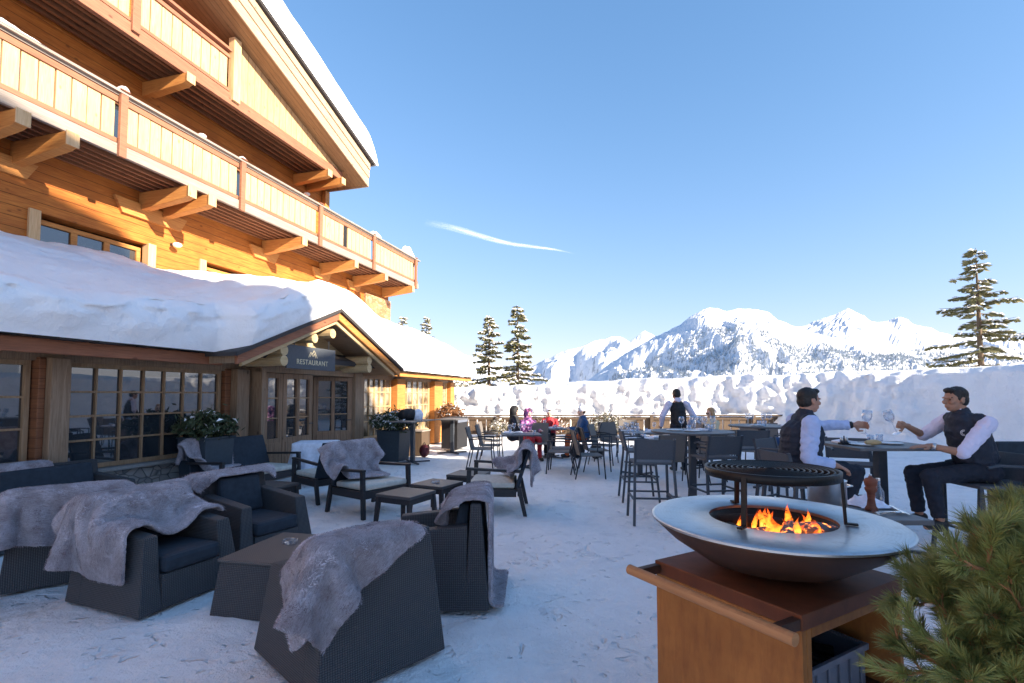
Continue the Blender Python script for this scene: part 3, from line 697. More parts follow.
# lower balcony
m = MB(O); m.bx(-3, 16.95, 8.62, VW-.002, 5.66, 5.74); bal = m.build('lower_balcony', 'larch_dark', chalet)
m = MB(O)
for k in range(6): m.bx(-3, 16.9, 8.75+k*.17, 8.80+k*.17, 5.58, 5.658)
m.build('deck_joist', 'larch_dark', bal)
m = MB(O); m.bx(-3, 17.0, 8.55, 8.618, 5.60, 5.79); m.bx(16.95, 17.0, 8.62, VW, 5.60, 5.79); m.build('edge_board', 'grey_wood', bal, bevel=.008)
m = MB(O); m.bx(-3, 17.0, 8.575, 8.635, 5.805, 5.885); m.bx(-3, 17.0, 8.575, 8.635, 6.50, 6.60); m.bx(16.93, 16.99, 8.64, VW, 5.805, 5.885); m.bx(16.93, 16.99, 8.64, VW, 6.5, 6.6); m.build('rail', 'red_rail', bal, bevel=.006)
m = MB(O); m.bx(-3, 17.05, 8.50, 8.70, 6.645, 6.685); m.bx(16.88, 17.05, 8.701, VW, 6.645, 6.685); m.bx(-3, 17.0, 8.56, 8.575, 6.61, 6.644); m.build('handrail', 'grey_wood', bal)
rn = random.Random(5)
def boards(m, u0, u1, v, z0, z1, wd, gap, miss=()):
    n_ = max(1, round((u1-u0)/(wd+gap))); wd = (u1-u0)/n_-gap; u = u0; k = 0
    while k < n_:
        ww = wd*rn.uniform(.96, 1.02)
        if k not in miss: m.bx(u, u+ww, v+rn.uniform(-.004, .004), v+.028+rn.uniform(-.003, .003), z0, z1)
        k += 1; u = u0+k*(wd+gap)
PU = [-2.6, .95, 3.5, 6.05, 8.58, 11.2, 13.84, 16.72]
for i, (a, b) in enumerate(zip(PU, PU[1:])):
    m = MB(O); boards(m, a+.11, b-.06, 8.602, 5.886, 6.499, .195, .018, (5,) if i == 5 else ())
    m.build('board_panel', 'pale_board', bal)
m = MB(O)
for k in range(4): m.bx(16.945, 16.97, 8.72+k*.25, 8.94+k*.25, 5.886, 6.499)
m.build('board_panel', 'pale_board', bal)
for u in PU:
    m = MB(O); m.bx(u-.06, u+.06, 8.485, 8.549, 5.56, 6.63); m.bx(u-.075, u+.075, 8.47, 8.66, 6.686, 6.71); m.build('baluster_post', 'red_rail', bal, bevel=.008)
def beam(u, v0, v1, zt, h0, h1, w_=.155, nm='beam'):
    v0 += .06; h0 *= .82; h1 *= .85
    m = MB(O); m.prism([(v0, zt), (v0, zt-h0), (v0+.12, zt-h0-.04), (v1, zt-h1), (v1, zt)], u-w_/2, u+w_/2, 'x')
    b = m.build(nm, 'larch_beam', chalet, bevel=.01)
    m = MB(O); m.bx(u-w_/2-.012, u+w_/2+.012, v0-.02, v0-.004, zt-h0-.01, zt+.008); m.build('end_cap', 'pale_board', b)
for u in (1.5, 4.66, 5.28, 7.32, 7.77, 10.51, 12.78, 14.49, 16.39): beam(u, 8.40, VW-.002, 5.575, .24, .42)
# upper balcony and boarded gable
m = MB(O); m.bx(-3, 12.25, 8.74, VW-.002, 7.93, 8.01); ub = m.build('upper_balcony', 'larch_dark', chalet)
m = MB(O)
for k in range(5): m.bx(-3, 12.2, 8.85+k*.18, 8.91+k*.18, 7.85, 7.928)
m.build('deck_joist', 'larch_dark', ub)
m = MB(O); m.bx(-3, 12.3, 8.64, 8.738, 7.80, 8.05); m.build('edge_board', 'red_rail', ub, bevel=.01)
m = MB(O); m.bx(-3, 8.3, 8.655, 8.72, 8.07, 8.14); m.bx(-3, 8.3, 8.655, 8.72, 8.80, 8.88); m.bx(-3, 8.3, 8.60, 8.76, 8.93, 8.99); m.build('rail', 'red_rail', ub, bevel=.006)
QU = [-2.0, 1.3, 3.8, 6.27, 8.32]
for a, b in zip(QU, QU[1:]):
    m = MB(O); boards(m, a+.1, b-.05, 8.69, 8.141, 8.799, .185, .016); m.build('board_panel', 'pale_board', ub)
for u in QU[:-1]:
    m = MB(O); m.bx(u-.07, u+.07, 8.59, 8.653, 7.9, 8.929); m.build('baluster_post', 'red_rail', ub, bevel=.008)
m = MB(O); m.bx(8.33, 8.52, 8.58, 8.74, 7.9, rb(8.5)-.01); m.build('gable_post', 'pale_board', ub, bevel=.008)
m = MB(O); m.prism([(8.53, 8.06), (12.28, 8.06), (12.15, rb(12.15)), (8.53, rb(8.53))], 8.67, 8.71); m.build('gable_boarding', 'pale_plank', ub)
beam(7.3, 8.5, VW-.002, 7.795, .2, .34); beam(11.6, 8.5, VW-.002, 7.795, .2, .34); beam(2.5, 8.5, VW-.002, 7.795, .2, .34); beam(12.15, 8.45, VW-.002, 7.795, .2, .3)
# roof
m = MB(O)
RP = [(12.9, rb(12.9)+.03), (1, rb(1)+.03), (-11, rb(12.9)+.03), (-11, rt(12.9)-.03), (1, rt(1)-.03), (12.9, rt(12.9)-.03)]
m.prism([RP[1], RP[0], RP[5], RP[4]], 8.2, 19); m.prism([RP[2], RP[1], RP[4], RP[3]], 8.2, 19); roof = m.build('roof', 'soffit', chalet)
for k, (p, q, v) in enumerate(((0, .26, 8.165), (.27, .50, 8.145), (.51, .69, 8.12))):
    m = MB(O)
    m.prism([(12.92, rb(12.92)+p), (1, rb(1)+p), (1, rb(1)+q), (12.92, rb(12.92)+q)], v, 8.199); m.build('rake_board', 'rake_wood', roof, bevel=.006)
m = MB(O); m.bx(12.911, 12.95, 8.2, 19, rb(12.9)+.0, rt(12.9)-.06); m.build('eave_board', 'rake_wood', roof)
m = MB(O); m.prism([(13.05, rt(13.05)), (1, rt(1)), (1, rt(1)+.05), (13.05, rt(13.05)+.05)], 8.05, 19); m.build('roof_covering', 'roof_slate', roof)
# wall lamps
for (u, v, z) in ((7.95, 9.62, 4.72), (8.45, 9.62, 7.30), (11.9, 9.62, 7.35)):
    t = thing('wall_lamp', B(u, v, z), RZB, {4.72: 'small white round wall lamp on the timber wall just above the snowy lower roof', 7.30: 'small white round wall lamp under the upper balcony at the middle of the chalet wall', 7.35: 'small white round wall lamp under the upper balcony near the upper storey corner'}[z], 'lamp', 'round lamps on the chalet wall')
    m = MB(); m.ell((0, -.09, 0), (.09, .09, .05)); m.build('lamp_shade', 'white_light', t, smooth=True)
    m = MB(); m.bar((0, .08, .02), (0, -.05, .02), .05); m.build('bracket', 'dark_metal', t)
# roof snow (upper)
o3 = (10, 9, 0)
def usn(a, b):
    # a across the slope towards the eave, b from the gable edge inward
    u = 1+12.15*a; ph = min(1, b/.2)*math.pi/2; pe = min(1, (1-a)/.05)*math.pi/2
    T = (.92+.08*fbm(u, b*4, 2, 3, .8))*math.sin(pe)**.6
    v = 8.03+.35*(1-math.cos(ph))-.10*math.sin(2*ph)+(max(0, b-.2)*13)
    z = rt(u)+.05+T*math.sin(ph)
    if b > .2: z += .04*fbm(u, v, 0, 3, .7)
    return (u, v, z)
m = MB(o3); m.grid(150, 40, usn)
s = tag(m.build('roof_snow', 'snow_soft', smooth=True), 'thick white snow on the high gable roof of the chalet', 'snow'); s.location = B(o3[0], o3[1]); s.rotation_euler = (0, 0, RZB)
# small heaps on the balcony handrails
for (u, v, z, L, h, lab) in ((4.1, 8.59, 6.685, 1.5, .10, 'long ridge of snow on the lower balcony handrail at the left edge'), (6.05, 8.57, 6.71, .13, .12, 'snow cap on the lower balcony post nearest the left edge'), (8.58, 8.57, 6.71, .09, .06, 'small snow cap on the second visible post of the lower balcony'), (14.0, 8.59, 6.69, .5, .16, 'snow heap on the lower balcony handrail near its far end'), (16.2, 8.6, 6.69, .75, .3, 'large snow heap on the far corner of the lower balcony handrail')):
    m = MB(); m.grid(24, 10, lambda a, b: ((a-.5)*L*1.1, (b-.5)*.2, max(0, h*math.sin(math.pi*b)**.6*math.sin(math.pi*a)**.5*(1+.5*fbm(a*L*6, b, u, 3)))))
    o = m.build('snow_cap', 'snow_small', smooth=True); tag(o, lab, 'snow', 'snow caps on the balcony handrail'); o.location = B(u, v, z); o.rotation_euler = (0, 0, RZB)

# ------------------------------------------------------------------ restaurant annexe
O = (9, 7.2, 0); VR = 7.2
an = thing('restaurant_building', B(9, 7.2), RZB, 'low timber and glass restaurant annexe with a gabled entrance porch below the chalet', 'building')
m = MB(O); m.bx(.5, 7.45, VR, VR+.45, -.1, .56); m.build('stone_base', 'stone_wall', an)
m = MB(O); m.bx(.5, 7.0, VR-.09, VR+.2, .562, .615); m.build('sill_slab', 'stone_cap', an, bevel=.01)
m = MB(O); m.bx(.4, 17.2, VR, VR+.25, 2.02, 2.3); m.bx(.4, .6, VR, 9.6, 0, 2.3); m.bx(16.9, 17.1, VR+.26, 9.6, 0, 2.3); m.bx(10.75, 17.1, VR+.02, VR+.25, 0, .45); m.build('wall', 'post_wood', an)
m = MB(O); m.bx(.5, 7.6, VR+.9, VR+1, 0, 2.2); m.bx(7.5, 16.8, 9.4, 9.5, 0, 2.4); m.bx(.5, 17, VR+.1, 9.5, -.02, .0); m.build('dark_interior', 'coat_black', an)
for (a, b, y0, mt, nm) in ((4.3, 4.52, VR-.14, 'post_wood', 'pillar'), (6.98, 7.1, VR-.02, 'larch_dark', 'pillar'), (7.1, 7.38, VR-.16, 'post_wood', 'pillar'), (4.22, 4.298, VR-.05, 'larch_dark', 'pillar'), (1.2, 1.45, VR-.14, 'post_wood', 'pillar'), (10.72, 11.3, VR-.02, 'post_wood', 'pillar'), (12.8, 13.28, VR-.14, 'larch_beam', 'pillar'), (15.3, 15.95, VR-.14, 'larch_beam', 'pillar'), (16.75, 17.1, VR-.1, 'larch_beam', 'pillar')):
    m = MB(O); m.bx(a, b, y0, VR+.2, 0 if a > 10 or a < 1 or a == 7.1 else .62, 2.06); m.build(nm, mt, an, bevel=.012)
m = MB(O); m.bx(7.0, 7.46, VR-.26, VR-.001, .56, .66); m.bx(7.04, 7.42, VR-.22, VR-.003, .661, .73); m.build('pillar_foot', 'post_wood', an, bevel=.01)
window(an, O, 1.5, 4.2, .75, 2.02, VR+.05, 8, 3, mull=(2, 4, 6))
m = MB(O); 
for k in range(5): m.bx(1.5, 4.2, VR-.01, VR+.03, .30+k*.085, .37+k*.085)
m.build('louvre_panel', 'white_paint', an)
window(an, O, 4.56, 6.95, .62, 2.02, VR+.04, 7, 4)
window(an, O, 11.32, 12.76, .46, 2.12, VR+.04, 5, 4, 'window_glass_sunlit', 'pale_board')
window(an, O, 13.3, 15.27, .46, 2.12, VR+.04, 5, 4, 'window_glass_sunlit', 'pale_board')
window(an, O, 15.98, 16.72, .46, 2.12, VR+.04, 2, 4, 'window_glass_sunlit', 'pale_board')
# entrance
VD = 6.9
m = MB(O); m.bx(7.46, 7.56, VD-.05, VR, 0, 2.1); m.bx(10.36, 10.66, VD-.08, VR, 0, 2.12); m.bx(7.46, 10.7, VD-.03, VD+.12, 2.02, 2.16); m.build('door_frame', 'post_wood', an, bevel=.008)
def door(u0, u1, cols, rows, ang, hinge, label, glass_z=(.78, 1.92), knob=True):
    w_ = u1-u0; d = bpy.data.objects.new('door', None); COL.objects.link(d); d.parent = an; d['label'] = label
    sgn = 1 if hinge == 'l' else -1
    d.location = ((u0 if sgn > 0 else u1)-O[0], VD-O[1], 0); d.rotation_euler = (0, 0, ang)
    X = lambda q: q if sgn > 0 else q-w_
    m = MB(); fw = .11
    m.bx(X(0), X(w_), 0, .055, .03, glass_z[0]); m.bx(X(0), X(w_), 0, .055, glass_z[1], 2.01)
    m.bx(X(0), X(fw), .001, .054, glass_z[0], glass_z[1]); m.bx(X(w_-fw), X(w_), .001, .054, glass_z[0], glass_z[1])
    if cols > 1:
        for i in range(1, cols): q = fw+(w_-2*fw)*i/cols; m.bx(X(q-.04), X(q+.04), .002, .053, glass_z[0], glass_z[1])
    m.bx(X(.08), X(w_-.08), -.012, -.001, .15, .42); m.bx(X(.08), X(w_-.08), -.012, -.001, .46, .70)
    m.build('leaf', 'door_wood', d, bevel=.004)
    m = MB()
    for j in range(1, rows): z = glass_z[0]+(glass_z[1]-glass_z[0])*j/rows; m.bx(X(fw), X(w_-fw), .012, .04, z-.012, z+.012)
    m.build('glazing_bar', 'frame_wood', d)
    m = MB(); m.bx(X(fw), X(w_-fw), .045, .05, glass_z[0], glass_z[1]); m.build('pane', 'window_glass', d)
    if knob: m = MB(); q = w_-.05; m.tube([(X(q), -.01, 1.02), (X(q), -.05, 1.02), (X(q-.1), -.05, 1.02)], .009); m.build('handle', 'dark_metal', d)
door(7.56, 8.05, 1, 3, 0, 'l', 'narrow fixed side light left of the doors', knob=False)
door(8.06, 8.93, 2, 3, 0, 'l', 'closed left leaf of the entrance doors')
door(9.44, 10.35, 2, 3, R(-32), 'r', 'right leaf of the entrance doors standing open')
# eaves and lean-to roof
m = MB(O)
m.prism([(6.52, 2.24), (9.69, 3.6), (9.69, 3.7), (6.52, 2.34)], .2, 17.5, 'x'); m.build('roof', 'roof_slate', an)
m = MB(O); m.bx(.2, 6.35, 6.60, 6.68, 2.07, 2.235); m.build('eave_beam', 'red_beam', an, bevel=.01)
m = MB(O); m.bx(11.1, 17.45, 6.58, 6.66, 2.10, 2.235); m.build('eave_beam', 'larch_beam', an, bevel=.01)
m = MB(O)
for k in range(28):
    u = .5+k*.6
    if not 6.2 < u < 11: m.bx(u, u+.08, 6.69, VR, 2.12, 2.2)
m.build('rafter_end', 'post_wood', an)
rn = random.Random(8)
m = MB(O); u = .2
while u < 17.3:
    w_ = rn.uniform(.12, .3)
    if not 6.1 < u < 11.0: m.bx(u, u+w_-.01, 6.42+rn.uniform(0, .07), 6.62, 2.245+rn.uniform(-.02, .01), 2.31+rn.uniform(-.02, .02))
    u += w_
m.build('slate_edge', 'roof_slate', an)
# gable porch
gu, gz1, sl = 8.6, 3.12, .415
gb = lambda u: gz1-sl*abs(u-gu)
for sgn, mat in ((-1, 'red_beam'), (1, 'larch_beam')):  # darker left and lighter right wood put shade and sun into the boards
    e = gu+sgn*2.5
    m = MB(O); m.prism([(gu, gb(gu)-.02), (e, gb(e)-.02), (e, gb(e)+.13), (gu, gb(gu)+.13)], 6.06, 6.12); m.build('gable_board', mat, an, bevel=.008)
    m = MB(O); m.prism([(gu, gb(gu)-.10), (e-sgn*.15, gb(e-sgn*.15)-.10), (e-sgn*.15, gb(e-sgn*.15)-.02), (gu, gb(gu)-.02)], 6.13, 6.18); m.build('gable_board', 'log_end', an, bevel=.005)
    m = MB(O); m.prism([(gu, gb(gu)), (e, gb(e)), (e, gb(e)+.12), (gu, gb(gu)+.12)], 6.125, 8.4); m.build('porch_roof', 'post_wood', an)
    m = MB(O); m.prism([(gu, gb(gu)+.135), (e+sgn*.08, gb(e+sgn*.08)+.135), (e+sgn*.08, gb(e+sgn*.08)+.2), (gu, gb(gu)+.2)], 6.0, 8.4); m.build('porch_slates', 'roof_slate', an)
m = MB(O); m.prism([(7.0, 2.17), (10.7, 2.17), (10.4, gb(10.4)-.01), (gu, gb(gu)-.01), (7.0, gb(7.0)-.01)], 6.93, 7.0); m.build('porch_gable_wall', 'log_end', an)
def log(u, z, r=.085, v0=6.2, nm='log_purlin'):
    m = MB(O); m.tube([(u, v0, z), (u, 7.0, z)], [r*1.0, r], 12); m.build(nm, 'log_end', an, smooth=False)
for u, z in ((8.6, 2.83), (9.95, 2.38), (9.95, 2.2), (7.25, 2.38), (7.25, 2.2), (8.05, 2.68)): log(u, z, .095)
m = MB(O); m.tube([(7.2, 6.75, 2.3), (10.05, 6.75, 2.3)], .08, 10); m.tube([(8.6, 6.75, 2.3), (8.6, 6.75, 2.9)], .07, 10); m.build('tie_log', 'log_end', an, smooth=True)
# sign
sg = thing('restaurant_sign', B(8.13, 6.3, 2.08), RZB, 'dark slate sign reading RESTAURANT with a small gold mountain emblem over the entrance', 'sign')
m = MB(); m.bx(-.7, .7, 0, .03, 0, .43); m.build('panel', 'slate_sign', sg, bevel=.004)
def text_mesh(body, size, depth=.004):
    cu = bpy.data.curves.new('t', 'FONT'); cu.body = body; cu.size = size; cu.align_x = 'CENTER'; cu.extrude = depth; cu.space_character = 1.12
    o = bpy.data.objects.new('t', cu); COL.objects.link(o); dg = bpy.context.evaluated_depsgraph_get(); dg.update()
    me = bpy.data.meshes.new_from_object(o.evaluated_get(dg)); bpy.data.objects.remove(o); return me
me = text_mesh('RESTAURANT', .135); me.materials.clear(); me.materials.append(M['gold_letter'])
tx = bpy.data.objects.new('lettering', me); COL.objects.link(tx); tx.parent = sg; tx.location = (0, -.006, .09); tx.rotation_euler = (math.pi/2, 0, 0)
m = MB()
for a, b in (((-.13, .23), (-.06, .33)), ((-.06, .33), (0, .25)), ((-.03, .29), (.03, .37)), ((.03, .37), (.13, .23)), ((-.09, .24), (-.045, .30)), ((.0, .25), (.04, .31)), ((.04, .31), (.085, .23))):
    m.bar((a[0], -.005, a[1]), (b[0], -.005, b[1]), .009, .009, up=(0, 1, 0))
m.build('emblem', 'gold_letter', sg)
m = MB(); m.bar((-.5, .015, .43), (-.5, .015, .6), .012); m.bar((.5, .015, .43), (.5, .015, .6), .012); m.build('hanger', 'dark_metal', sg)

# snow on the annexe roof
def smax(a, b, k=.25):
    h = max(0, min(1, .5+.5*(a-b)/k)); return b*(1-h)+a*h+k*h*(1-h)
def stop(u, v):
    lean = 2.86+.42*(v-6.6)+.05*math.sin(u*1.3)
    right = interp([(9.2, 2.6), (10.3, 3.35), (11.5, 3.62), (13, 3.66), (15.2, 3.46), (16.6, 3.12), (17.4, 2.8), (17.9, 2.4)], u)+.36*(v-7.2)
    gab = 3.86+.16*(v-6.2)-.40*math.sqrt((u-8.8)**2+.35)+.2
    zz = smax(smax(lean, right, .4), gab, .3) if u < 17.3 else right
    return zz+.07*fbm(u, v, 1, 3, .8)+.035*fbm(u*.45, v*3.2, 6, 3, 1)
def vfront(u):
    g_ = sstep(6.0, 6.35, u)*(1-sstep(10.85, 11.2, u)); return 6.42*(1-g_)+6.02*g_
def rbase(u, v):
    lean = 2.25+.44*max(0, v-6.45)
    g_ = gb(u)+.2 if 6.02 < u < 11.15 else -9
    return max(lean if u < 6.1 or u > 11.1 or v > 6.45 else -9, g_, 2.15)
def asn(a, b):
    u = .15+17.55*a; vf = vfront(u); ue = min(1, (1-a)/.06)
    if b < .3:
        ph = b/.3*math.pi/2; T = stop(u, vf+.45); z0 = rbase(u, vf+.02)
        v = vf+.45*(1-math.cos(ph))-.16*math.sin(2*ph)**1.0
        z = z0+(T-z0)*math.sin(ph)**.85
        nn = fbm(u*1.0, ph*2, 3, 4, 2.2)+.5*fbm(u*3.5, ph*3, 8, 3, 1); z += .05*nn*math.sin(ph); v += .075*nn*math.sin(ph*2)
    else:
        v = vf+.45+(9.68-vf-.45)*(b-.3)/.7; z = stop(u, v)+.03*fbm(u, v, 7, 3, 2.5)
    z0 = rbase(u, v)
    if ue < 1: z = z0+(z-z0)*math.sin(ue*math.pi/2)**.7
    return (u, v, max(z, z0-.01))
m = MB(O); m.grid(460, 76, asn)
s = tag(m.build('annexe_roof_snow', 'snow_soft', smooth=True), 'deep rounded blanket of snow over the restaurant roof and its porch gable', 'snow'); s.location = B(9, 7.2); s.rotation_euler = (0, 0, RZB)

# ------------------------------------------------------------------ unseen chalet-shaped blocks to the right and behind, added to shade the terrace
def shade_block(u0, u1, v0, v1, ze, zr, label):
    cu = (u0+u1)/2; o = (cu, v1, 0); t = thing('shade_chalet', B(cu, v1), RZB, label, 'building', 'added shade chalets')
    m = MB(o); m.prism([(u0, -.5), (u1, -.5), (u1, ze), (cu, zr), (u0, ze)], v0, v1); m.build('wall', 'bounce_plaster', t)
    m = MB(o)
    for s_ in (-1, 1):
        e = cu+s_*((u1-u0)/2+.0); ez = ze
        m.prism([(cu, zr), (e, ez), (e, ez+.5), (cu, zr+.5)], v0-.4, v1+.4)
    m.build('snowy_roof', 'snow_soft', t)
    k = 0; z = 1.2
    while z < ze-1.5:
        for q in range(int((u1-u0)/2.6)):
            a = u0+.9+q*2.6; window(t, o, a, a+1.3, z, z+1.2, v1+.005, 2, 1, depth=-.08)
        z += 2.9
t = thing('shade_chalet', B(-3, -16.5), RZB, 'tall pale unseen chalet added to shade the terrace, with a steep-sided snowy roof', 'building', 'added shade chalets')
o_ = (-3, -16.5, 0)
m = MB(o_); m.prism([(-7, -.5), (.5, -.5), (.5, 11.8), (.1, 13.35), (-.9, 15.5), (-3.2, 15.9), (-7, 14.2)], -19.5, -16.5); m.build('wall', 'bounce_plaster', t)  # outline shaped so its shadow edge falls across the restaurant roof
m = MB(o_); m.prism([(.65, 11.8), (.25, 13.5), (-.8, 15.7), (-3.2, 16.2), (-7.3, 14.4), (-7.3, 14.0), (-3.2, 15.8), (-1.0, 15.3), (.0, 13.2), (.4, 11.7)], -19.8, -16.2); m.build('snowy_roof', 'snow_soft', t)
for fl in range(4):
    for q in range(2): window(t, o_, -6+q*3.2, -4.6+q*3.2, 1.4+fl*2.8, 2.7+fl*2.8, -16.42, 2, 1, depth=-.08)
shade_block(.8, 4.6, -18.5, -16.5, 11.2, 11.6, 'slim lower unseen chalet added beside the tall one to shade the terrace')
shade_block(4.9, 8.3, -19.5, -16.5, 8.0, 8.5, 'second lower unseen chalet added to the row shading the terrace')
shade_block(8.5, 11.3, -19.5, -16.5, 7.2, 7.6, 'third lower unseen chalet added to the row shading the terrace')
shade_block(11.4, 17.5, -19.5, -16.5, 4.3, 4.8, 'low wide unseen block with a snowy roof added to end the shading row')

# ------------------------------------------------------------------ lounge furniture
def rattan_chair(w=.74, nm='rattan_armchair'):
    """woven tub armchair, local: seat faces -y, back at +y; origin at the base centre; w wide, .8 deep"""
    t = thing(nm, (0, 0, 0), 0, 'x', 'armchair'); h = w/2; D = .40; fl = .045
    m = MB(); m.hexa([(-h-fl, D-.14, .02), (h+fl, D-.14, .02), (h+fl, D+fl, .02), (-h-fl, D+fl, .02)], [(-h+.035, D-.10, .78), (h-.035, D-.10, .78), (h-.035, D-.02, .78), (-h+.035, D-.02, .78)])
    m.build('backrest', 'rattan', t, bevel=.012)
    for s in (-1, 1):
        m = MB(); x0, x1 = s*(h-.13), s*h
        a = [(x0, -D, .02), (s*(h+fl), -D-.02, .02), (s*(h+fl), D-.12, .02), (x0, D-.12, .02)]
        b = [(x0, -D+.07, .555), (x1-s*.02, -D+.06, .555), (x1-s*.026, D-.12, .62), (x0, D-.12, .62)]
        if s < 0: a = a[::-1]; b = b[::-1]
        m.hexa(a, b); m.build('armrest', 'rattan', t, bevel=.012)
    m = MB(); m.bx(-h+.131, h-.131, -D+.015, D-.14, .02, .27); m.build('base', 'rattan', t, bevel=.006)
    m = MB(); m.bx(-h+.14, h-.14, -D+.0, D-.15, .272, .40); m.build('seat_cushion', 'navy_fabric', t, bevel=.035)
    m = MB(); m.hexa([(-h+.14, D-.27, .402), (h-.14, D-.27, .402), (h-.14, D-.145, .402), (-h+.14, D-.145, .402)], [(-h+.15, D-.19, .76), (h-.15, D-.19, .76), (h-.15, D-.112, .76), (-h+.15, D-.112, .76)]); m.build('back_cushion', 'navy_fabric', t, bevel=.03)
    return t
def frame_chair(w=.78, d=.72, nm='lounge_chair', cat='armchair'):
    """slim dark wooden frame, open arms, cream seat cushion and dark woven back"""
    t = thing(nm, (0, 0, 0), 0, 'x', cat); h = w/2; D = d/2
    for x in (-h, h):
        m = MB(); s = .05
        m.hexa([(x-s/2-.004, -D-.03, 0), (x+s/2-.004, -D-.03, 0), (x+s/2-.004, -D+.02, 0), (x-s/2-.004, -D+.02, 0)], [(x-s/2, -D, .60), (x+s/2, -D, .60), (x+s/2, -D+.06, .60), (x-s/2, -D+.06, .60)]); m.build('leg', 'lounge_frame', t, bevel=.005)
        m = MB(); m.hexa([(x-s/2, D+.03, 0), (x+s/2, D+.03, 0), (x+s/2, D+.08, 0), (x-s/2, D+.08, 0)], [(x-s/2, D-.06, .38), (x+s/2, D-.06, .38), (x+s/2, D+.0, .38), (x-s/2, D+.0, .38)]); m.build('leg', 'lounge_frame', t, bevel=.005)
        m = MB(); m.hexa([(x-.03, -D-.005, .602), (x+.03, -D-.005, .602), (x+.03, D+.03, .565), (x-.03, D+.03, .565)], [(x-.03, -D-.005, .635), (x+.03, -D-.005, .635), (x+.03, D+.03, .60), (x-.03, D+.03, .60)]); m.build('armrest', 'lounge_frame', t, bevel=.006)
    m = MB(); m.bx(-h+.026, h-.026, -D+.005, -D+.04, .25, .35); m.bx(-h+.026, h-.026, D-.05, D-.02, .25, .35); m.bx(-h-.012, -h+.02, -D+.061, D-.061, .25, .35); m.bx(h-.02, h+.012, -D+.061, D-.061, .25, .35); m.bx(-h+.03, h-.03, -D+.041, D-.051, .31, .345); m.build('seat_frame', 'lounge_frame', t, bevel=.004)
    m = MB(); m.hexa([(-h+.0, D-.08, .36), (h-.0, D-.08, .36), (h-.0, D-.03, .36), (-h+.0, D-.03, .36)], [(-h+.02, D+.10, .90), (h-.02, D+.10, .90), (h-.02, D+.14, .90), (-h+.02, D+.14, .90)]); m.build('backrest', 'navy_fabric', t, bevel=.012)
    m = MB(); m.bx(-h+.03, h-.03, -D+.01, D-.085, .352, .43); m.build('seat_cushion', 'cream_fabric', t, bevel=.025)
    return t

# --- soft blankets: a sheet of linked points settles over the furniture under gravity
def drape(boxes, nx, ny, sp, ctr, rot, z0, steps=210, seed=0, fold=0.0, tilt=0.0):
    rs_ = np.random.RandomState(seed)
    I, J = np.meshgrid(np.arange(nx), np.arange(ny), indexing='ij')
    X = (I-(nx-1)/2)*sp; Y = (J-(ny-1)/2)*sp
    X = X*(1-fold)
    zz = z0+.05*np.sin(X*(11+seed%3)/(1-fold)+seed+Y*1.5)*min(1, fold*8)+rs_.uniform(-.004, .004, X.shape)+Y*tilt
    c, s = math.cos(rot), math.sin(rot)
    p = np.stack([ctr[0]+c*X-s*Y, ctr[1]+s*X+c*Y, zz], -1).astype(float)
    q = p.copy()
    E = []
    def edges(di, dj, par, k):
        i, j = np.meshgrid(np.arange(nx), np.arange(ny), indexing='ij')
        ok = (i+di < nx) & (j+dj < ny) & (j+dj >= 0)
        for c_ in (0, 1):
            sel = ok & ((((i//max(di, 1)) if par == 'i' else (j//max(abs(dj), 1))) % 2) == c_)
            a = (i*ny+j)[sel]; b = ((i+di)*ny+(j+dj))[sel]
            E.append((a, b, sp*math.hypot(di, dj), k))
    edges(1, 0, 'i', 1); edges(0, 1, 'j', 1); edges(1, 1, 'i', .5); edges(1, -1, 'i', .5); edges(2, 0, 'i', .07); edges(0, 2, 'j', .07)
    P = p.reshape(-1, 3); Q = q.reshape(-1, 3); th = .022
    for st in range(steps):
        vel = (P-Q)*.965; vel[:, 2] -= .0011; Q = P.copy(); P = P+vel
        for it in range(9):
            for a, b, L, k in E:
                d = P[b]-P[a]; l = np.sqrt((d*d).sum(1))+1e-9; cr = (d*((l-L)/l*.5*k)[:, None]); P[a] += cr; P[b] -= cr
            if it % 2 == 0 or it == 8:
                for (x0, x1, y0, y1, z0_, z1) in boxes:
                    lo_ = np.array([x0-th, y0-th, z0_-th]); hi_ = np.array([x1+th, y1+th, z1+th])
                    ins = ((P > lo_) & (P < hi_)).all(1)
                    if ins.any():
                        idx = np.where(ins)[0]; pp = P[idx]
                        dd = np.concatenate([pp-lo_, hi_-pp], 1); dd[:, 2] = 9
                        k = dd.argmin(1); am = dd[np.arange(len(idx)), k]; ax = k % 3; sg = np.where(k < 3, -1, 1)
                        P[idx, ax] += sg*am
                        Q[idx] = P[idx]*.92+Q[idx]*.08
                low = P[:, 2] < .03; P[low, 2] = .03
    return P.reshape(nx, ny, 3)
CH = [(-.39, .39, .27, .41, 0, .78), (-.39, -.24, -.36, .3, 0, .60), (.24, .39, -.36, .3, 0, .60), (-.25, .25, -.4, .3, 0, .42), (-.24, .24, .14, .3, .4, .76)]
LC = [(-.38, .38, .40, .46, .5, .90), (-.39, .39, .36, .41, .4, .66), (-.42, -.36, -.36, .39, .0, .63), (.36, .42, -.36, .39, .0, .63), (-.37, .37, -.36, .3, .2, .44)]
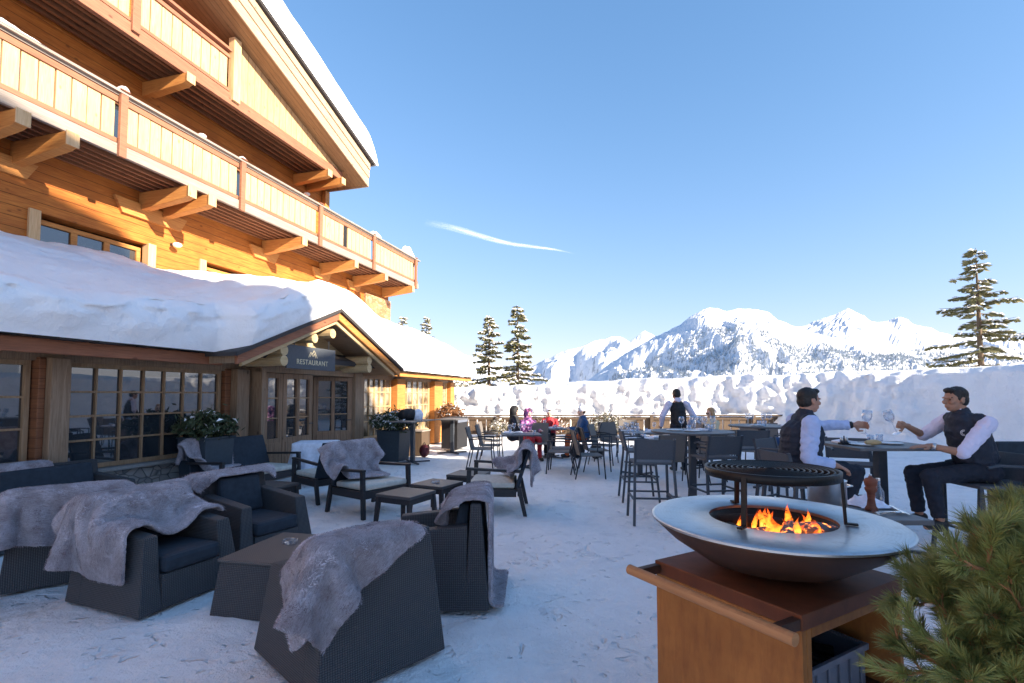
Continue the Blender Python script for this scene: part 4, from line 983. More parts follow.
def blanket(par_loc, rz, boxes, label, ctr, rot=0, size=(1.35, 1.05), z0=.95, seed=0, sp=.042, steps=210, fold=0.10, tilt=0.0):
    nx, ny = int(size[0]/sp), int(size[1]/sp)
    G = drape(boxes, nx, ny, sp, ctr, rot, z0, steps, seed, fold, tilt)
    m = MB(); m.add([tuple(v) for v in G.reshape(-1, 3)], [(i*ny+j, (i+1)*ny+j, (i+1)*ny+j+1, i*ny+j+1) for i in range(nx-1) for j in range(ny-1)])
    o = m.build('fur_blanket', 'fur', smooth=True, uvf=lambda k: ((k//ny)*sp, (k % ny)*sp), fixn=False)
    o.data.materials.append(M['fur_back'])
    so = o.modifiers.new('thick', 'SOLIDIFY'); so.thickness = .03; so.offset = 1; so.material_offset = 0; so.use_rim = True
    su = o.modifiers.new('sub', 'SUBSURF'); su.levels = 2; su.render_levels = 2
    tx = bpy.data.textures.new('pile', 'CLOUDS'); tx.noise_scale = .035; tx.noise_depth = 3
    di = o.modifiers.new('pile', 'DISPLACE'); di.texture = tx; di.strength = .014; di.mid_level = .5
    # the pile: short fine hairs combed in soft swirls
    gu_ = np.gradient(G, axis=0); gv_ = np.gradient(G, axis=1); Nn = np.cross(gu_, gv_); Nn /= np.linalg.norm(Nn, axis=2, keepdims=True)+1e-9
    rs_ = np.random.RandomState(seed+70); nh = int(size[0]*size[1]*(26000 if par_loc[1] < 5 else 9000)); a_ = rs_.uniform(0, nx-1.001, nh); b_ = rs_.uniform(0, ny-1.001, nh)
    i0 = a_.astype(int); j0 = b_.astype(int); fa = (a_-i0)[:, None]; fb = (b_-j0)[:, None]
    def bil(A): return A[i0, j0]*(1-fa)*(1-fb)+A[i0+1, j0]*fa*(1-fb)+A[i0, j0+1]*(1-fa)*fb+A[i0+1, j0+1]*fa*fb
    pp = bil(G); nn_ = bil(Nn); nn_ /= np.linalg.norm(nn_, axis=1, keepdims=True)+1e-9; tu = bil(gu_)/sp; tv = bil(gv_)/sp
    ang = 1.6*np.sin(a_*.45+seed)+1.4*np.sin(b_*.52+a_*.2)+rs_.normal(0, .45, nh)
    d_ = tu*np.cos(ang)[:, None]+tv*np.sin(ang)[:, None]+nn_*rs_.uniform(.35, 1.1, nh)[:, None]; d_ /= np.linalg.norm(d_, axis=1, keepdims=True)
    ln = rs_.uniform(.008, .017, nh)[:, None]*(1.25 if par_loc[1] > 5 else 1); wv = np.cross(d_, nn_); wv /= np.linalg.norm(wv, axis=1, keepdims=True)+1e-9; wv *= .0011*(1.8 if par_loc[1] > 5 else 1)
    rt_ = pp+nn_*.026; V = np.stack([rt_-wv, rt_+wv, rt_+d_*ln], 1).reshape(-1, 3)
    hm = MB(); hm.v = [tuple(v) for v in V.tolist()]; hm.f = [(3*k, 3*k+1, 3*k+2) for k in range(nh)]
    hu = np.repeat(np.stack([a_*sp, b_*sp], 1), 3, axis=0)
    ho = hm.build('fur_pile', 'fur_hair', o, uvf=lambda k: hu[k], fixn=False); ho['kind'] = 'stuff'
    o.location = par_loc; o.rotation_euler = (0, 0, rz)
    tag(o, label, 'blanket', 'fur blankets over the lounge seats'); return o
def face(dx, dy): return math.atan2(dy, dx)+math.pi/2     # local -y looks along (dx, dy)

rc = rattan_chair(); used = [False]
GRP = 'woven rattan armchairs'
RC = {}
for key, x, y, f, lab in (
    ('A', -1.02, 3.20, (-.72, .69), 'dark woven armchair nearest the camera, seen from behind with a blanket over one corner'),
    ('B', -.62, 4.14, (-1, -.02), 'dark woven armchair in the middle with its side to the camera, behind the nearest one'),
    ('C', -2.86, 4.13, (.93, -.36), 'dark woven armchair left of the low square table with a blanket spread over its back'),
    ('D', -2.62, 5.12, (.88, -.47), 'dark woven armchair at the far end of the low square table, its navy cushions uncovered'),
    ('E', -4.02, 4.62, (-.63, .77), 'dark woven armchair at the left edge turned away from the camera')):
    RC[key] = ((x, y, 0), face(*f)); place(rc, used, (x, y, 0), face(*f), lab, GRP)
lf_ = rattan_chair(1.5, 'rattan_sofa'); lf_['category'] = 'sofa'; lf_['label'] = 'navy cushioned woven sofa against the wall under the big window'
RC['F'] = (tuple(B(4.05, 6.65)), RZB); lf_.location = B(4.05, 6.62); lf_.rotation_euler = (0, 0, RZB)
# frame chairs
fc = frame_chair(); used = [False]; G2 = 'wood framed lounge chairs with cream cushions'
FC = {}
for key, x, y, f, lab in (
    ('J', -1.97, 7.02, (.81, -.58), 'dark framed lounge chair with cream seat in the centre, its back draped by a blanket'),
    ('K', -2.88, 7.92, (-.76, .65), 'dark framed lounge chair standing back to back with the one in the centre'),
    ('L', -.22, 7.1, (-.97, .05), 'dark framed lounge chair seen from behind beside the small tables, covered by a blanket')):
    FC[key] = ((x, y, 0), face(*f)); place(fc, used, (x, y, 0), face(*f), lab, G2)
ls = frame_chair(1.45, .72, 'lounge_settee', 'settee'); ls['label'] = 'two-seat dark framed settee with cream cushion against the restaurant wall'
FC['H'] = ((-4.22, 8.05, 0), face(.93, -.36)); ls.location = FC['H'][0]; ls.rotation_euler = (0, 0, FC['H'][1])
SOFA = [(-.77, .77, .27, .41, 0, .78), (-.77, -.60, -.36, .3, 0, .60), (.60, .77, -.36, .3, 0, .60), (-.62, .62, -.4, .3, 0, .42)]
SETT = [(-.72, .72, .40, .46, .5, .90), (-.74, .74, .36, .41, .4, .66), (-.75, -.70, -.36, .39, .0, .63), (-.7, .7, -.36, .3, .2, .44)]
blanket(*RC['A'], CH, 'mauve-grey fur blanket hanging over the back corner of the nearest woven armchair', (.20, .30), R(24), (1.0, .84), seed=1, tilt=.0)
blanket(*RC['B'], CH, 'mauve-grey fur blanket trailing down behind the woven armchair in the middle', (.04, .50), R(76), (1.4, .8), seed=2)
blanket(*RC['C'], CH, 'wide fur blanket spread over back and arm of the woven armchair left of the table', (-.16, .16), R(4), (1.35, 1.0), seed=3, tilt=.05)
blanket(*RC['D'], CH, 'folded fur blanket along the back of the woven armchair beyond the low table', (-.02, .40), R(3), (1.0, .62), seed=4)
blanket(*RC['E'], CH, 'fur blanket over the back of the armchair turned away at the left edge', (.02, .40), R(-10), (1.35, .95), seed=5, tilt=.04)
blanket(RC['F'][0], RC['F'][1], SOFA, 'bluish grey fur blanket thrown over the sofa by the window at the left edge', (-.25, .22), R(20), (.95, .9), seed=6)
blanket(*FC['J'], LC, 'fur blanket over the central lounge chair, one corner lying on its cream seat', (-.04, .22), R(-18), (1.1, 1.0), z0=1.0, seed=7)
blanket(*FC['L'], LC, 'mauve-grey fur blanket hanging over back and arm of the lounge chair seen from behind', (-.06, .38), R(14), (1.2, 1.1), z0=1.02, seed=8)
blanket(*FC['H'], SETT, 'pale fur blanket bunched over the near end of the settee by the wall', (-.42, .28), R(8), (.9, 1.1), z0=1.05, seed=9, fold=.12)

# low tables
def coffee_box(w, d, h):
    t = thing('woven_coffee_table', (0, 0, 0), 0, 'low square woven table between the near armchairs', 'table'); a, b = w/2, d/2
    m = MB(); m.hexa([(-a-.03, -b-.03, 0), (a+.03, -b-.03, 0), (a+.03, b+.03, 0), (-a-.03, b+.03, 0)], [(-a+.01, -b+.01, h-.025), (a-.01, -b+.01, h-.025), (a-.01, b-.01, h-.025), (-a+.01, b-.01, h-.025)]); m.build('base', 'rattan', t, bevel=.01)
    m = MB(); m.bx(-a, a, -b, b, h-.024, h); m.build('tabletop', 'rattan_top', t, bevel=.006); return t
t = coffee_box(.74, .66, .40); t.location = (-1.76, 4.02, 0); t.rotation_euler = (0, 0, R(78))
def side_table(x, y, rz, lab, w=.52, d=.52, h=.41):
    t = thing('side_table', (x, y, 0), rz, lab, 'table', 'small dark outdoor side tables'); a, b = w/2, d/2
    m = MB(); m.bx(-a, a, -b, b, h-.035, h); m.build('tabletop', 'rattan_top', t, bevel=.006)
    m = MB(); m.bx(-a+.03, a-.03, -b+.012, -b+.03, h-.10, h-.036); m.bx(-a+.03, a-.03, b-.03, b-.012, h-.10, h-.036); m.bx(-a+.012, -a+.03, -b+.03, b-.03, h-.10, h-.036); m.bx(a-.03, a-.012, -b+.03, b-.03, h-.10, h-.036); m.build('apron', 'lounge_frame', t)
    for sx in (-1, 1):
        for sy in (-1, 1):
            m = MB(); m.hexa([(sx*(a-.0)-.02, sy*(b-.0)-.02, 0), (sx*a+.02, sy*b-.02, 0), (sx*a+.02, sy*b+.02, 0), (sx*a-.02, sy*b+.02, 0)], [(sx*(a-.03)-.025, sy*(b-.03)-.025, h-.037), (sx*(a-.03)+.025, sy*(b-.03)-.025, h-.037), (sx*(a-.03)+.025, sy*(b-.03)+.025, h-.037), (sx*(a-.03)-.025, sy*(b-.03)+.025, h-.037)]); m.build('leg', 'lounge_frame', t)
    return t
side_table(-1.30, 6.22, R(-27), 'nearest of the three small dark side tables in the centre')
side_table(-1.02, 6.88, R(-27), 'middle small side table with a glass ashtray on it')
side_table(-.66, 7.72, R(-18), 'farthest of the three small side tables, partly behind the blanketed chair')
side_table(-3.25, 6.75, R(-20), 'low dark table standing between the settee and the lounge chairs', .55, .5)
def ashtray(x, y, z, lab):
    m = MB(); m.lathe([(.0001, .004), (.04, .004), (.045, .03), (.058, .03), (.062, .0), (.0001, .0)][::-1], n=20)
    o = m.build('ashtray', 'clear_glass', smooth=False, bevel=.002); tag(o, lab, 'ashtray'); o.location = (x, y, z)
ashtray(-1.80, 4.12, .402, 'round glass ashtray on the low woven table'); ashtray(-1.04, 6.85, .412, 'glass ashtray on the middle small side table')
# small table under a white cloth
m = MB()
def cloth(a, b):
    an_ = 2*math.pi*a; k = max(abs(math.cos(an_)), abs(math.sin(an_))); 
    if b < .3: r = b/.3; return (.36*r*math.cos(an_)/k, .28*r*math.sin(an_)/k, .76)
    q = (b-.3)/.7; fo = 1+.10*q*math.sin(an_*9)+.05*q*math.sin(an_*14+1)
    return ((.36+.05*q)*math.cos(an_)/k*fo, (.28+.05*q)*math.sin(an_)/k*fo, .76-.5*q+.03*math.sin(an_*4)*q)
m.grid(97, 20, cloth)
t = thing('clothed_table', (-3.55, 9.15, 0), R(10), 'small square table under a white cloth by the entrance', 'table')
m.build('tablecloth', 'white_cloth', t, smooth=True)
for sx in (-.3, .3):
    for sy in (-.22, .22): m = MB(); m.tube([(sx, sy, 0), (sx, sy, .74)], .018); m.build('leg', 'dark_metal', t)

# ------------------------------------------------------------------ dining furniture
def dining_chair():
    t = thing('dining_chair', (0, 0, 0), 0, 'x', 'chair'); w = .27
    for s in (-1, 1):
        m = MB(); m.tube([(s*w, -.27, 0), (s*w, -.235, .40), (s*w, -.24, .66)], .013, 6); m.build('leg', 'dark_metal', t, smooth=True)
        m = MB(); m.tube([(s*w, .31, 0), (s*w, .22, .42)], .013, 6); m.build('leg', 'dark_metal', t, smooth=True)
        m = MB(); m.tube([(s*w, -.25, .66), (s*w, 0, .665), (s*w, .25, .65)], .015, 6); m.build('armrest', 'dark_metal', t, smooth=True)
        m = MB(); m.tube([(s*(w-.02), .20, .42), (s*(w-.02), .25, .65), (s*(w-.02), .33, .90)], .012, 6); m.build('back_frame', 'dark_metal', t, smooth=True)
    m = MB(); m.hexa([(-w+.02, .19, .44), (w-.02, .19, .44), (w-.02, .205, .44), (-w+.02, .205, .44)], [(-w+.02, .31, .91), (w-.02, .31, .91), (w-.02, .325, .91), (-w+.02, .325, .91)]); m.build('backrest', 'sling', t)
    m = MB(); m.bx(-w+.01, w-.01, -.24, .20, .425, .445); m.build('seat', 'sling', t, bevel=.004)
    return t
def bar_stool():
    t = thing('bar_stool', (0, 0, 0), 0, 'x', 'stool'); w = .235
    for s in (-1, 1):
        m = MB(); m.bar((s*(w+.03), -.26, 0), (s*w, -.19, .76), .03); m.build('leg', 'stool_metal', t)
        m = MB(); m.bar((s*(w+.03), .28, 0), (s*w, .20, .76), .03); m.bar((s*w, .20, .76), (s*w, .27, 1.06), .03); m.build('leg', 'stool_metal', t)
    m = MB(); m.bar((-w-.01, -.23, .33), (w+.01, -.23, .33), .022); m.bar((-w-.01, .245, .33), (w+.01, .245, .33), .022)
    m.bar((-w-.018, -.225, .31), (-w-.018, .24, .31), .022); m.bar((w+.018, -.225, .31), (w+.018, .24, .31), .022); m.build('footrest', 'stool_metal', t)
    m = MB(); m.bx(-w-.012, w+.012, -.21, .2, .735, .765); m.build('seat', 'sling_dark', t, bevel=.006)
    m = MB(); m.hexa([(-w+.015, .205, .80), (w-.015, .205, .80), (w-.015, .222, .80), (-w+.015, .222, .80)], [(-w+.015, .262, 1.05), (w-.015, .262, 1.05), (w-.015, .28, 1.05), (-w+.015, .28, 1.05)]); m.build('backrest', 'sling_dark', t)
    m = MB(); m.tube([(-w, .19, .94), (-w, -.02, .95), (-w, -.12, .93)], .014, 6); m.tube([(w, .19, .94), (w, -.02, .95), (w, -.12, .93)], .014, 6); m.build('armrest', 'stool_metal', t)
    return t
dc = dining_chair(); ud = [False]; GD = 'brown sling dining chairs'
for x, y, f, lab in (
    (-.66, 11.0, (1, -.05), 'brown dining chair at the left side of the small laid table, nearer one'),
    (-.50, 11.75, (1, -.1), 'brown dining chair at the left side of the small laid table, farther one'),
    (1.0, 10.45, (-1, .15), 'brown dining chair at the right side of the small laid table, nearer one'),
    (1.12, 11.1, (-1, .1), 'brown dining chair at the right side of the small laid table, farther one'),
    (.62, 12.15, (-.1, -1), 'brown dining chair at the far side of the small laid table, facing the camera'),
    (-.55, 12.9, (1, -.2), 'brown dining chair by the fence left of the person in the black coat'),
    (1.5, 9.85, (1, .05), 'brown dining chair at the left side of the long laid table, nearest one'),
    (1.78, 10.75, (1, .05), 'brown dining chair at the left side of the long laid table, second one'),
    (2.15, 11.75, (.9, -.4), 'brown dining chair at the left side of the long laid table, third one'),
    (2.55, 12.6, (.4, -1), 'brown dining chair at the far left corner of the long laid table'),
    (1.95, 12.9, (-1, .1), 'brown dining chair carrying the person in the blue coat'),
    (3.75, 10.4, (-1, 0), 'brown dining chair at the right side of the long laid table, behind the high table'),
    (4.15, 12.0, (-1, -.2), 'brown dining chair beside the blond woman in the cream coat'),
    (5.3, 11.6, (-.9, -.5), 'brown dining chair on the right beyond the second high table'),
    (6.2, 12.2, (-.4, -1), 'brown dining chair by the fence on the right'),
    (3.2, 13.6, (0, -1), 'brown dining chair near the fence behind the waiter'),
    (2.75, 9.0, (-.1, 1), 'brown dining chair at the near end of the long laid row, seen from behind'),
    (3.55, 9.35, (-.6, .8), 'brown dining chair standing just in front of the waiter'),
    (4.3, 10.3, (.1, 1), 'brown dining chair at the near side of the blond woman\'s table'),
    (5.0, 10.6, (-.8, .6), 'brown dining chair at the near right corner of the blond woman\'s table')):
    place(dc, ud, (x, y, 0), face(*f), lab, GD)
bs = bar_stool(); ub_ = [False]; GB = 'dark metal bar stools'
for x, y, f, lab in (
    (1.78, 6.45, (.08, 1), 'dark bar stool seen from behind at the near high table, left of the grill'),
    (2.80, 6.95, (-.15, 1), 'dark bar stool at the near high table just above the round grill grate'),
    (1.95, 7.75, (1, -.1), 'dark bar stool on the far left side of the near high table'),
    (3.75, 8.05, (.05, 1), 'dark bar stool at the second high table, left one'),
    (4.55, 8.15, (.0, 1), 'dark bar stool at the second high table, right one behind the seated man'),
    (2.80, 4.92, (1, .1), 'dark bar stool carrying the man with blue sleeves'),
    (4.50, 4.86, (-1, .05), 'dark bar stool carrying the man in the pale lilac shirt'),
    (3.35, 6.15, (.55, -.8), 'dark bar stool on the far side of the table between the two men, left one'),
    (4.20, 6.2, (-.35, -.9), 'dark bar stool on the far side of the table between the two men, right one')):
    place(bs, ub_, (x, y, 0), face(*f), lab, GB)
# wide black chair at the right edge, behind the right man
t = thing('high_back_chair', (5.35, 5.45, 0), 0, 'wide black seat with a tall solid back at the right edge of the terrace', 'chair')
m = MB(); m.hexa([(-.45, -.33, .12), (.45, -.33, .12), (.45, -.27, .12), (-.45, -.27, .12)], [(-.45, -.38, 1.13), (.45, -.38, 1.13), (.45, -.32, 1.13), (-.45, -.32, 1.13)]); m.build('backrest', 'navy_fabric', t, bevel=.02)
m = MB(); m.bx(-.45, .45, -.26, .35, .62, .72); m.build('seat', 'navy_fabric', t, bevel=.02)
for sx in (-.42, .42):
    for sy in (-.24, .32): m = MB(); m.bar((sx, sy, 0), (sx, sy, .62), .035); m.build('leg', 'stool_metal', t)

def table(name, x, y, rz, w, d, h, lab, round_=False, base='cross', mat='dark_top', cat='table', grp=None):
    t = thing(name, (x, y, 0), rz, lab, cat, grp)
    m = MB()
    if round_: m.lathe([(.0001, h-.03), (w/2-.01, h-.03), (w/2, h-.02), (w/2, h), (.0001, h)], n=40)
    else: m.bx(-w/2, w/2, -d/2, d/2, h-.028, h)
    m.build('tabletop', mat, t, bevel=.004)
    m = MB(); m.bx(-.045, .045, -.045, .045, .04, h-.03); m.build('pedestal', 'stool_metal', t)
    m = MB(); m.bar((-.3, -.3, .02), (.3, .3, .02), .05, .03); m.bar((-.3, .3, .024), (.3, -.3, .024), .05, .03); m.build('foot', 'stool_metal', t)
    return t
table('dining_table', .2, 11.1, R(4), .85, .8, .75, 'small square dining table laid with glasses in front of the family')
table('dining_table', .95, 12.9, R(4), .8, .8, .75, 'square dining table by the fence between the people in red and blue')
table('dining_table', 2.55, 10.05, R(-4), .85, .85, .75, 'square dining table, nearer half of the long laid row')
table('dining_table', 2.95, 11.6, R(-4), .85, .95, .75, 'square dining table, farther half of the long laid row')
table('dining_table', 4.3, 11.2, R(0), .8, .8, .75, 'square dining table in front of the blond woman')
table('high_table', 2.72, 7.6, R(0), 1.2, 1.2, 1.06, 'tall round dark table with many glasses, nearest of the high tables', True)
table('high_table', 4.45, 8.95, R(0), 1.1, 1.1, 1.06, 'tall round dark table farther away on the right of the grill', True)
table('high_table', 3.87, 5.3, R(0), .96, .78, 1.08, 'tall square dark table between the two men clinking glasses')

# glasses, napkins and plates
def wine_glass(s=1.0, mat='clear_glass'):
    m = MB(); m.lathe([(.0001, 0), (.036*s, 0), (.034*s, .003), (.006, .009), (.0045, .05*s), (.0045, .095*s), (.012, .105*s), (.036*s, .135*s), (.042*s, .165*s), (.036*s, .215*s), (.033*s, .215*s), (.039*s, .165*s), (.033*s, .137*s), (.0001, .112*s)], n=16)
    o = m.build('wine_glass', mat, smooth=True); tag(o, 'x', 'glass'); return o
wg = wine_glass(); uw = [False]
def tumbler():
    m = MB(); m.lathe([(.0001, 0), (.03, 0), (.036, .09), (.033, .09), (.028, .008), (.0001, .008)], n=14); o = m.build('tumbler', 'clear_glass', smooth=True); tag(o, 'x', 'glass'); return o
tu = tumbler(); ut = [False]
def napkin():
    m = MB(); m.prism([(-.09, 0), (.09, 0), (.085, .022), (0, .034), (-.085, .022)], -.09, .09); o = m.build('napkin', 'napkin', bevel=.006); tag(o, 'x', 'napkin'); return o
na = napkin(); un = [False]
def plate():
    m = MB(); m.lathe([(.0001, .004), (.07, .004), (.115, .018), (.118, .015), (.075, 0), (.0001, 0)], n=24); o = m.build('plate', 'white_light', smooth=True); tag(o, 'x', 'plate'); return o
pl = plate(); up = [False]
rn = random.Random(12)
def setting(cx, cy, z, w, d, nw, nt_, nn, np_, desc):
    def q(): return cx+rn.uniform(-w/2, w/2)*.8, cy+rn.uniform(-d/2, d/2)*.8
    for n_, pr, us, nm in ((nw, wg, uw, 'wine glass'), (nt_, tu, ut, 'water tumbler'), (nn, na, un, 'folded white napkin'), (np_, pl, up, 'white plate')):
        for k in range(n_):
            x, y = q(); place(pr, us, (x, y, z), rn.uniform(-.3, .3), f'{nm} {desc}', f'{nm}s {desc}')
setting(.2, 11.1, .751, .85, .8, 4, 2, 3, 2, 'on the small laid dining table before the family')
setting(.95, 12.9, .751, .7, .7, 1, 2, 2, 1, 'on the family table by the fence')
setting(2.55, 10.05, .751, .85, .85, 4, 3, 4, 2, 'on the nearer half of the long laid row')
setting(2.95, 11.6, .751, .85, .95, 5, 2, 4, 2, 'on the farther half of the long laid row')
setting(2.75, 7.6, 1.061, .95, .75, 7, 3, 1, 2, 'on the nearest high round table')
setting(4.45, 8.95, 1.061, .9, .7, 4, 2, 1, 1, 'on the far high round table')
setting(4.3, 11.2, .751, .7, .7, 2, 1, 1, 1, 'on the table of the blond woman')
def one(pr, us, x, y, z, lab, grp=None, rz=0): return place(pr, us, (x, y, z), rz, lab, grp)
one(pl, up, 3.62, 5.2, 1.081, 'white plate with food before the man with blue sleeves')
one(pl, up, 4.0, 5.32, 1.081, 'white plate before the man in the lilac shirt')
one(tu, ut, 3.85, 5.4, 1.081, 'water tumbler in the middle of the two men\'s table'); one(tu, ut, 4.02, 5.5, 1.081, 'water tumbler at the far right of the two men\'s table')
one(na, un, 3.6, 5.45, 1.081, 'folded napkin on the two men\'s table')
t = thing('condiment_caddy', (3.50, 5.30, 1.081), .2, 'small dark caddy with salt and pepper on the two men\'s table', 'caddy')
m = MB(); m.bx(-.05, .05, -.03, .03, 0, .02); m.bar((0, 0, .02), (0, 0, .09), .008); m.build('tray', 'dark_metal', t)
for x in (-.03, .03): m = MB(); m.lathe([(.016, .021), (.016, .06), (.01, .075), (.0001, .078)], c=(x, 0), n=10); m.build('shaker', 'steel', t, smooth=True)
m = MB(); m.ell((0, 0, .03), (.09, .035, .03)); o = m.build('bread_roll', 'log_end', smooth=True); tag(o, 'bread roll lying on the plate of the man with blue sleeves', 'bread'); o.location = (3.66, 5.1, 1.09)

# ------------------------------------------------------------------ people
def cap(mb, p0, p1, r0, r1=None, side=None, ratio=1.0, n=12):
    r1 = r0 if r1 is None else r1
    p0, p1 = Vector(p0), Vector(p1); d = p1-p0; L = d.length; d = d/L if L > 1e-6 else Vector((0, 0, 1))
    s = Vector(side) if side else (Vector((0, 0, 1)) if abs(d.z) < .9 else Vector((1, 0, 0)))
    x = (s-d*s.dot(d)).normalized(); y = d.cross(x)
    rings = []
    for k in range(5): a = math.pi/2*(1-k/4); rings.append((-math.sin(a)*r0, max(1e-4, math.cos(a)*r0)))
    for k in range(5): a = math.pi/2*k/4; rings.append((L+math.sin(a)*r1, max(1e-4, math.cos(a)*r1)))
    vs = []; fs = []
    for h, r in rings:
        for j in range(n):
            a = 2*math.pi*j/n; vs.append(p0+d*h+x*(math.cos(a)*r*ratio)+y*(math.sin(a)*r))
    for i in range(9):
        for j in range(n): fs.append((i*n+j, i*n+(j+1) % n, (i+1)*n+(j+1) % n, (i+1)*n+j))
    fs += [tuple(range(n))[::-1], tuple(9*n+j for j in range(n))]
    mb.add(vs, fs)
WR = {}
def fuse(mb, name, mat, par, vox, sm=3, label=None):
    o = mb.build(name, mat, par, smooth=True, label=label)
    r = o.modifiers.new('fuse', 'REMESH'); r.mode = 'VOXEL'; r.voxel_size = vox; r.use_smooth_shade = True
    if sm: s = o.modifiers.new('soft', 'SMOOTH'); s.iterations = sm; s.factor = .5
    if name in ('shirt', 'vest', 'trousers', 'trouser_leg', 'coat', 'hair', 'cloth'):
        tx = WR.get(name) or bpy.data.textures.new('wrinkle', 'CLOUDS'); WR[name] = tx; tx.noise_scale = .016 if name == 'hair' else .055; tx.noise_depth = 2
        dm = o.modifiers.new('wrinkle', 'DISPLACE'); dm.texture = tx; dm.strength = .008 if name == 'hair' else (.03 if name in ('coat', 'cloth') else .022); dm.mid_level = .5
        dm.texture_coords = 'OBJECT' if False else 'LOCAL'
    return o
def head(par, mb, c, fa, pitch, hairmat, hair='short', s=1.0, vox=.006, face_on=True):
    rot = Matrix.Rotation(fa, 3, 'Z') @ Matrix.Rotation(pitch, 3, 'Y')    # local +x = forward
    c = Vector(c); L = lambda x, y, z: c+rot @ Vector((x*s, y*s, z*s))
    E = lambda p, r: mb.ell(L(*p), tuple(q*s for q in r), 16, 12, rot)
    E((-.010, 0, .022), (.098, .077, .096)); E((.020, 0, -.045), (.070, .060, .072)); E((.045, 0, -.088), (.035, .036, .026))
    cap(mb, L(.085, 0, .005), L(.108, 0, -.030), .011*s, .014*s); E((.084, 0, .020), (.018, .052, .012)); E((.083, 0, -.058), (.018, .026, .010)); E((.08, 0, -.073), (.018, .022, .008))
    for y in (-1, 1):
        E((-.005, y*.079, -.008), (.020, .010, .032)); E((.066, y*.042, -.022), (.024, .022, .02))
    h = MB(par_off(par))
    H = lambda p, r: h.ell(L(*p), tuple(q*s for q in r), 16, 12, rot)
    if hair == 'short':
        H((-.020, 0, .046), (.099, .081, .085)); H((-.045, 0, -.005), (.068, .078, .075)); H((.052, 0, .092), (.040, .058, .028))
        for y in (-1, 1): H((.005, y*.068, .02), (.03, .014, .035))
    elif hair == 'long':
        H((-.022, 0, .042), (.102, .086, .09)); H((-.05, 0, -.06), (.065, .09, .12)); 
        for y in (-1, 1): H((.0, y*.075, -.06), (.04, .025, .11))
    fuse(h, 'hair', hairmat, par, vox, 2)
    if face_on:
        for y in (-1, 1):
            e = MB(par_off(par)); e.ell(L(.077, y*.031, .0), (.008*s, .012*s, .005*s), 8, 6, rot); e.build('eye', 'hair_dark', par, smooth=True)
            e = MB(par_off(par)); cap(e, L(.084, y*.016, .021), L(.068, y*.048, .022), .005*s, .004*s); e.build('eyebrow', hairmat, par, smooth=True)
    return L
def par_off(par): return tuple(par.location)
def hand(mb, wr, d, up, curl=.5, s=1.0, thumb=1):
    """wr wrist, d pointing along the hand, up = back of the hand"""
    wr, d, up = Vector(wr), Vector(d).normalized(), Vector(up); up = (up-d*up.dot(d)).normalized(); sd = d.cross(up)*thumb
    pc = wr+d*.048*s
    mb.ell(pc, (.048*s, .041*s, .016*s), 12, 8, Matrix((d, sd, up)).transposed())
    cap(mb, wr-d*.02, wr+d*.02, .025*s, .024*s)
    for k, ln in enumerate((.070, .078, .072, .056)):
        b = wr+d*.085*s+sd*(.028-.0187*k)*s; a = 0; p = b; cap(mb, pc+sd*(.020-.013*k)*s, b, .011*s, .0095*s, n=8)
        for q, fr in enumerate((.45, .32, .23)):
            a += curl*(.9 if q == 0 else 1.0); dd = d*math.cos(a)-up*math.sin(a); e = p+dd*ln*fr*s; cap(mb, p, e, (.0092-.0008*q)*s, (.0086-.0008*q)*s, n=8); p = e
    tb_ = wr+d*.025*s+sd*.030*s; t1 = tb_+(d*.55+sd*.75-up*.35).normalized()*.036*s; t2 = t1+(d*.85+sd*(.25-curl*.5)-up*.5*curl).normalized()*.032*s
    cap(mb, tb_-sd*.01, t1, .013*s, .011*s, n=8); cap(mb, t1, t2, .0105*s, .009*s, n=8)

